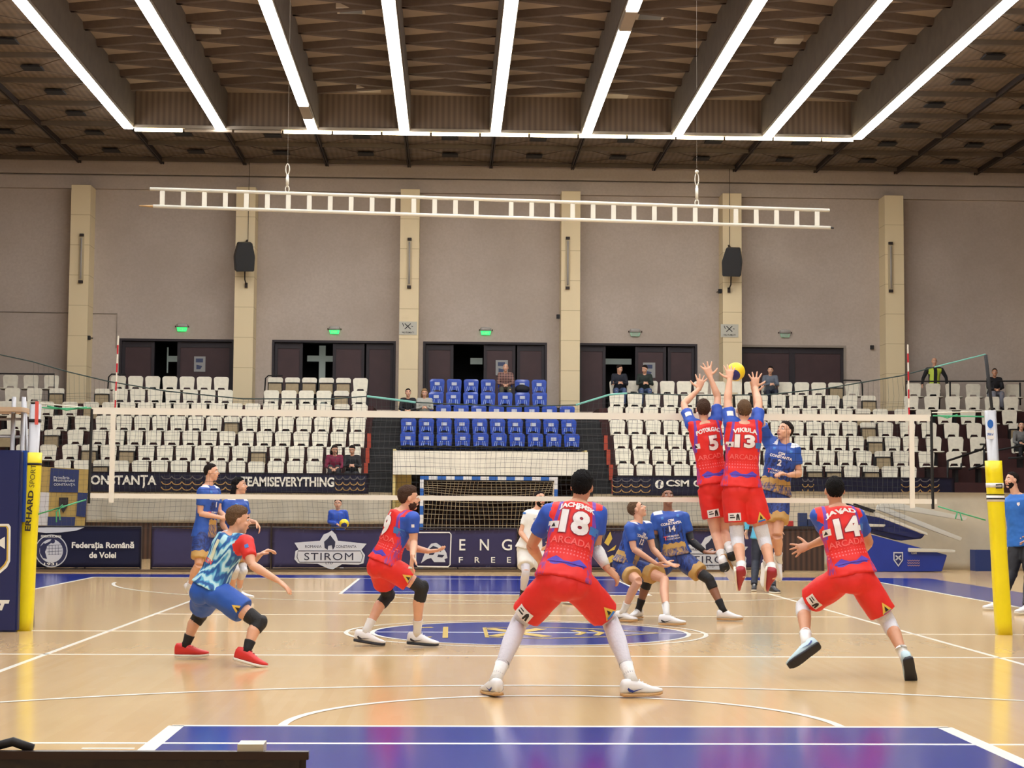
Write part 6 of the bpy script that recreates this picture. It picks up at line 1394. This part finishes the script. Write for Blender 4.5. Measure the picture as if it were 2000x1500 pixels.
ax = D['up'].cross(D['F']).normalized(); decal(D['root'], 'chest_crest', polyset([[(-0.02,0.025),(0.02,0.025),(0.02,-0.005),(0,-0.028),(-0.02,-0.005)]]), D['pv']+D['up']*(D['S']*0.76)+ax*0.07, ax, D['up'], D['SB'], m_patchw, 0.006)
# ---- court side person behind the blockers
Y0 = 10.3
J = solve(dict(hd=(1490,962), nk=(1490,978), pv=(1488,1045), sR=(1468,985), sL=(1512,985), hR=(1480,1054), hL=(1498,1054), eR=(1460,1014), wR=(1458,1036), eL=(1521,1014), wL=(1524,1036),
    kR=(1476,1098), kL=(1502,1098), aR=(1473,1144), aL=(1510,1148)), Y0, 1.80, dict(kR=-0.3, kL=-0.3), foot=dict(R=0.09, L=0.09))
D = person('person in cyan top and dark trousers standing behind the two blockers', J, 1.80, look=V((-0.2,-1,0)), hair=('dark','short'), shirt=mat('top_cyan',(90,180,215),0.7), shorts=mat('trousers_navy',(30,34,48),0.7,bump=0.3,bscale=9), legw='long',
    shoes=(mat('shoe_black',(30,30,34),0.5), m_solew, dict(R=ZA, L=ZA)), toes=dict(R=V((-0.2,-1,0)), L=V((0.3,-1,0))), hemt=-0.12, vox=0.010, bvox=0.015, longsleeve=1)
# ---- ball kid behind the boards
Y0 = 18.55
J = solve(dict(hd=(660,984), nk=(660,996), pv=(660,1043), sR=(646,1001), sL=(674,1001), hR=(653,1050), hL=(667,1050), eR=(643,1020), wR=(659,1024,-0.25), eL=(679,1018), wL=(676,1026,-0.25),
    kR=(652,1078), kL=(668,1078), aR=(652,1105), aL=(668,1105)), Y0, 1.62, dict(eR=0,eL=0))
D = person('child in blue tracksuit top holding a ball behind the crest board', J, 1.62, look=V((-0.05,-1,0)), hair=('dark','short'), shirt=mat('track_blue',(34,76,176),0.6,bump=0.3,bscale=9), shorts=mat('track_navy',(30,36,60),0.6), legw='long', shoes=(m_shw,m_solew,dict(R=ZA,L=ZA)), toes=dict(R=-YA,L=-YA), hemt=-0.1, vox=0.009, bvox=0.014, longsleeve=1, headsc=1.0)
bm = bmesh.new(); bmesh.ops.create_uvsphere(bm, u_segments=24, v_segments=16, radius=0.105); o = obj('volleyball', bm, m_ball, None, True); o.location = at(672,1023,Y0-0.36); o.rotation_euler = (1.2,0.3,2); tag(o, 'yellow and blue volleyball held by the child behind the boards', 'ball')

# ---------------------------------------------------------------- spectators
def spectator(lab, px, row, top, legs, hair=('dark','short'), sk='fair', look=None, pose='lap', dx=0.0, build=1.0, beard=None, H=1.75, lean=0.10, glasses=False, Yoff=0.0, tex=None):
    y = rowY(row)-0.12+Yoff; z = rowZ(row)+0.44; x = at(px, PYB[row], y).x+dx; O = V((x, y, z)); q = H/1.9
    P = lambda a, b_, c: O+V((a, b_, c))*q
    J = dict(pv=P(0,0,0.12), nk=P(0,-lean,0.64), hd=P(0,-lean-0.06,0.80), sR=P(-0.18,-lean,0.58), sL=P(0.18,-lean,0.58), hR=P(-0.09,-0.03,0.08), hL=P(0.09,-0.03,0.08),
        kR=P(-0.13,-0.46,0.10), kL=P(0.13,-0.46,0.10), aR=P(-0.13,-0.44,-0.36), aL=P(0.13,-0.44,-0.36), eR=P(-0.24,-lean-0.10,0.30), eL=P(0.24,-lean-0.10,0.30), wR=P(-0.06,-lean-0.28,0.24), wL=P(0.06,-lean-0.28,0.24))
    if pose == 'phone': J['wR'] = P(-0.03,-lean-0.26,0.36); J['wL'] = P(0.05,-lean-0.26,0.36)
    if pose == 'knees': J['kR'] = P(-0.10,-0.36,0.30); J['kL'] = P(0.10,-0.36,0.30); J['aR'] = P(-0.1,-0.35,-0.14); J['aL'] = P(0.1,-0.35,-0.14)
    if pose == 'cross': J['aR'] = P(0.05,-0.40,-0.34); J['kR'] = P(-0.06,-0.46,0.20)
    return person(lab, J, H, look=look or V((0,-1,-0.15)), hair=hair, sk=sk, shirt=top, shorts=legs, legw='long', shoes=(mat('shoe_black',(30,30,34),0.5), m_solek, dict(L=ZA,R=ZA)), toes=dict(R=-YA, L=-YA), longsleeve=1, hemt=-0.02, vox=0.011, bvox=0.017, build=build, beard=beard, hands=dict(R=dict(d=V((0.7,-0.6,-0.1)), curl=0.5), L=dict(d=V((-0.7,-0.6,-0.1)), curl=0.5)), group='spectators in the stands')
cl = lambda n, c: mat(n, c, 0.8, bump=0.3, bscale=9, var=0.1)
jean = cl('jeans_blue', (70,86,120)); blk_ = cl('cloth_black', (26,26,30))
spectator('long haired woman in magenta jacket huddled on the lowest row beside the stairs', 654, 0, cl('jacket_magenta', (120,28,58)), cl('trousers_grey',(44,44,50)), ('dark','long'), pose='knees', look=V((0.25,-0.9,-0.35)))
spectator('young man in black hooded jacket on the lowest row looking at a phone', 688, 0, blk_, cl('trousers_dark',(34,34,38)), ('dark','short'), pose='phone', look=V((-0.3,-0.9,-0.4)))
spectator('dark haired man in black top seated beside the blue seats', 797, 4, blk_, blk_, ('black','short'), Yoff=-0.0, look=V((0.1,-1,0)))
spectator('woman with long fair hair and pale patterned top beside the blue seats', 829, 4, cl('top_pale_pattern', (170,170,160)), blk_, ('blond','long'), pose='phone', look=V((0,-0.9,-0.3)))
b = NB('checked_flannel', 0.8); tc = b.n('ShaderNodeTexCoord'); s = b.sep(tc.outputs['Object']); c = b.mix(b.math('GREATER_THAN', b.math('MODULO', b.math('ADD', s[0], 50), 0.08), 0.05), (120,84,78), (72,52,52)); c = b.mix(b.math('MULTIPLY', b.math('GREATER_THAN', b.math('MODULO', s[2], 0.08), 0.05), 0.5), c, (160,130,116)); m_chk = b.done(c)
spectator('bald older man in checked shirt sitting among the top blue seats', 987, 6, m_chk, cl('trousers_olive', (70,70,58)), ('grey','bald'), build=1.08, look=V((0,-1,0.05)))
spectator('man in dark jacket and jeans turning right on the top row, left of a pair', 1209, 6, cl('jacket_navy', (24,28,40)), jean, ('dark','short'), pose='phone', look=V((0.7,-0.6,-0.25)))
spectator('man in dark green jacket and jeans on the top row, right of a pair', 1258, 6, cl('jacket_green', (30,40,34)), jean, ('dark','short'), pose='phone', look=V((-0.6,-0.7,-0.3)))
spectator('woman in grey top seated alone on the top row near the right doorway', 1503, 6, cl('top_grey_blue', (96,104,116)), cl('trousers_ink',(30,36,52)), ('dark','bun'), pose='phone', look=V((-0.3,-1,-0.1)))
spectator('man in black jacket and grey jeans seated on the top row at far right', 1940, 6, blk_, cl('jeans_grey', (120,122,132)), ('dark','short'), sk='tan', look=V((-0.2,-1,0.1)), build=1.1)
spectator('smiling woman with long dark hair and glasses at the right edge', 1992, 2, cl('scarf_grey', (110,110,108)), blk_, ('black','long'), look=V((-0.3,-1,0)), pose='knees')
# dark coat lying beside the man
c = at(1020, 760, rowY(6)-0.1); bm = bmesh.new(); ellipsoid(bm, V((c.x, rowY(6)-0.1, rowZ(6)+0.56)), XA, YA, ZA, 0.22, 0.16, 0.13, 16, 10)
for v in bm.verts: v.co += V((0,0,0.03*noise.noise(v.co*9)))
tag(obj('folded_coat', bm, blk_, None, True), 'black coat bundled on the blue seat next to the man in checks', 'coat')
# steward in hi-vis vest standing behind the top row at right
Y0 = 32.3
J = solve(dict(hd=(1825,706), nk=(1825,717), pv=(1824,762), sR=(1811,722), sL=(1839,722), hR=(1818,768), hL=(1830,768), eR=(1803,739), wR=(1801,752,-0.35), eL=(1848,738), wL=(1850,752,-0.35), kR=(1817,798), kL=(1831,798), aR=(1817,823), aL=(1831,823)), Y0, 1.75, dict())
D = person('bald steward in yellow safety vest standing behind the top right seats', J, 1.75, look=V((-0.05,-1,-0.15)), hair=('grey','bald'), shirt=blk_, shorts=blk_, legw='long', shoes=(mat('shoe_black',(30,30,34),0.5), m_solek, dict(L=ZA,R=ZA)), toes=dict(R=-YA, L=-YA), longsleeve=1, hemt=-0.05, vox=0.011, bvox=0.016, build=1.05)
m_hiv = mat('vest_yellow_green', (190,210,70), 0.6); up, F, R = D['up'], D['F'], D['R']; ax = up.cross(F).normalized()
for sx in (-1, 1): decal(D['root'], 'safety_vest', rectp(0.14, 0.62), D['pv']+up*(D['S']*0.50)+ax*(sx*0.125), ax, up, D['SB'], m_hiv, 0.012, 0.03)
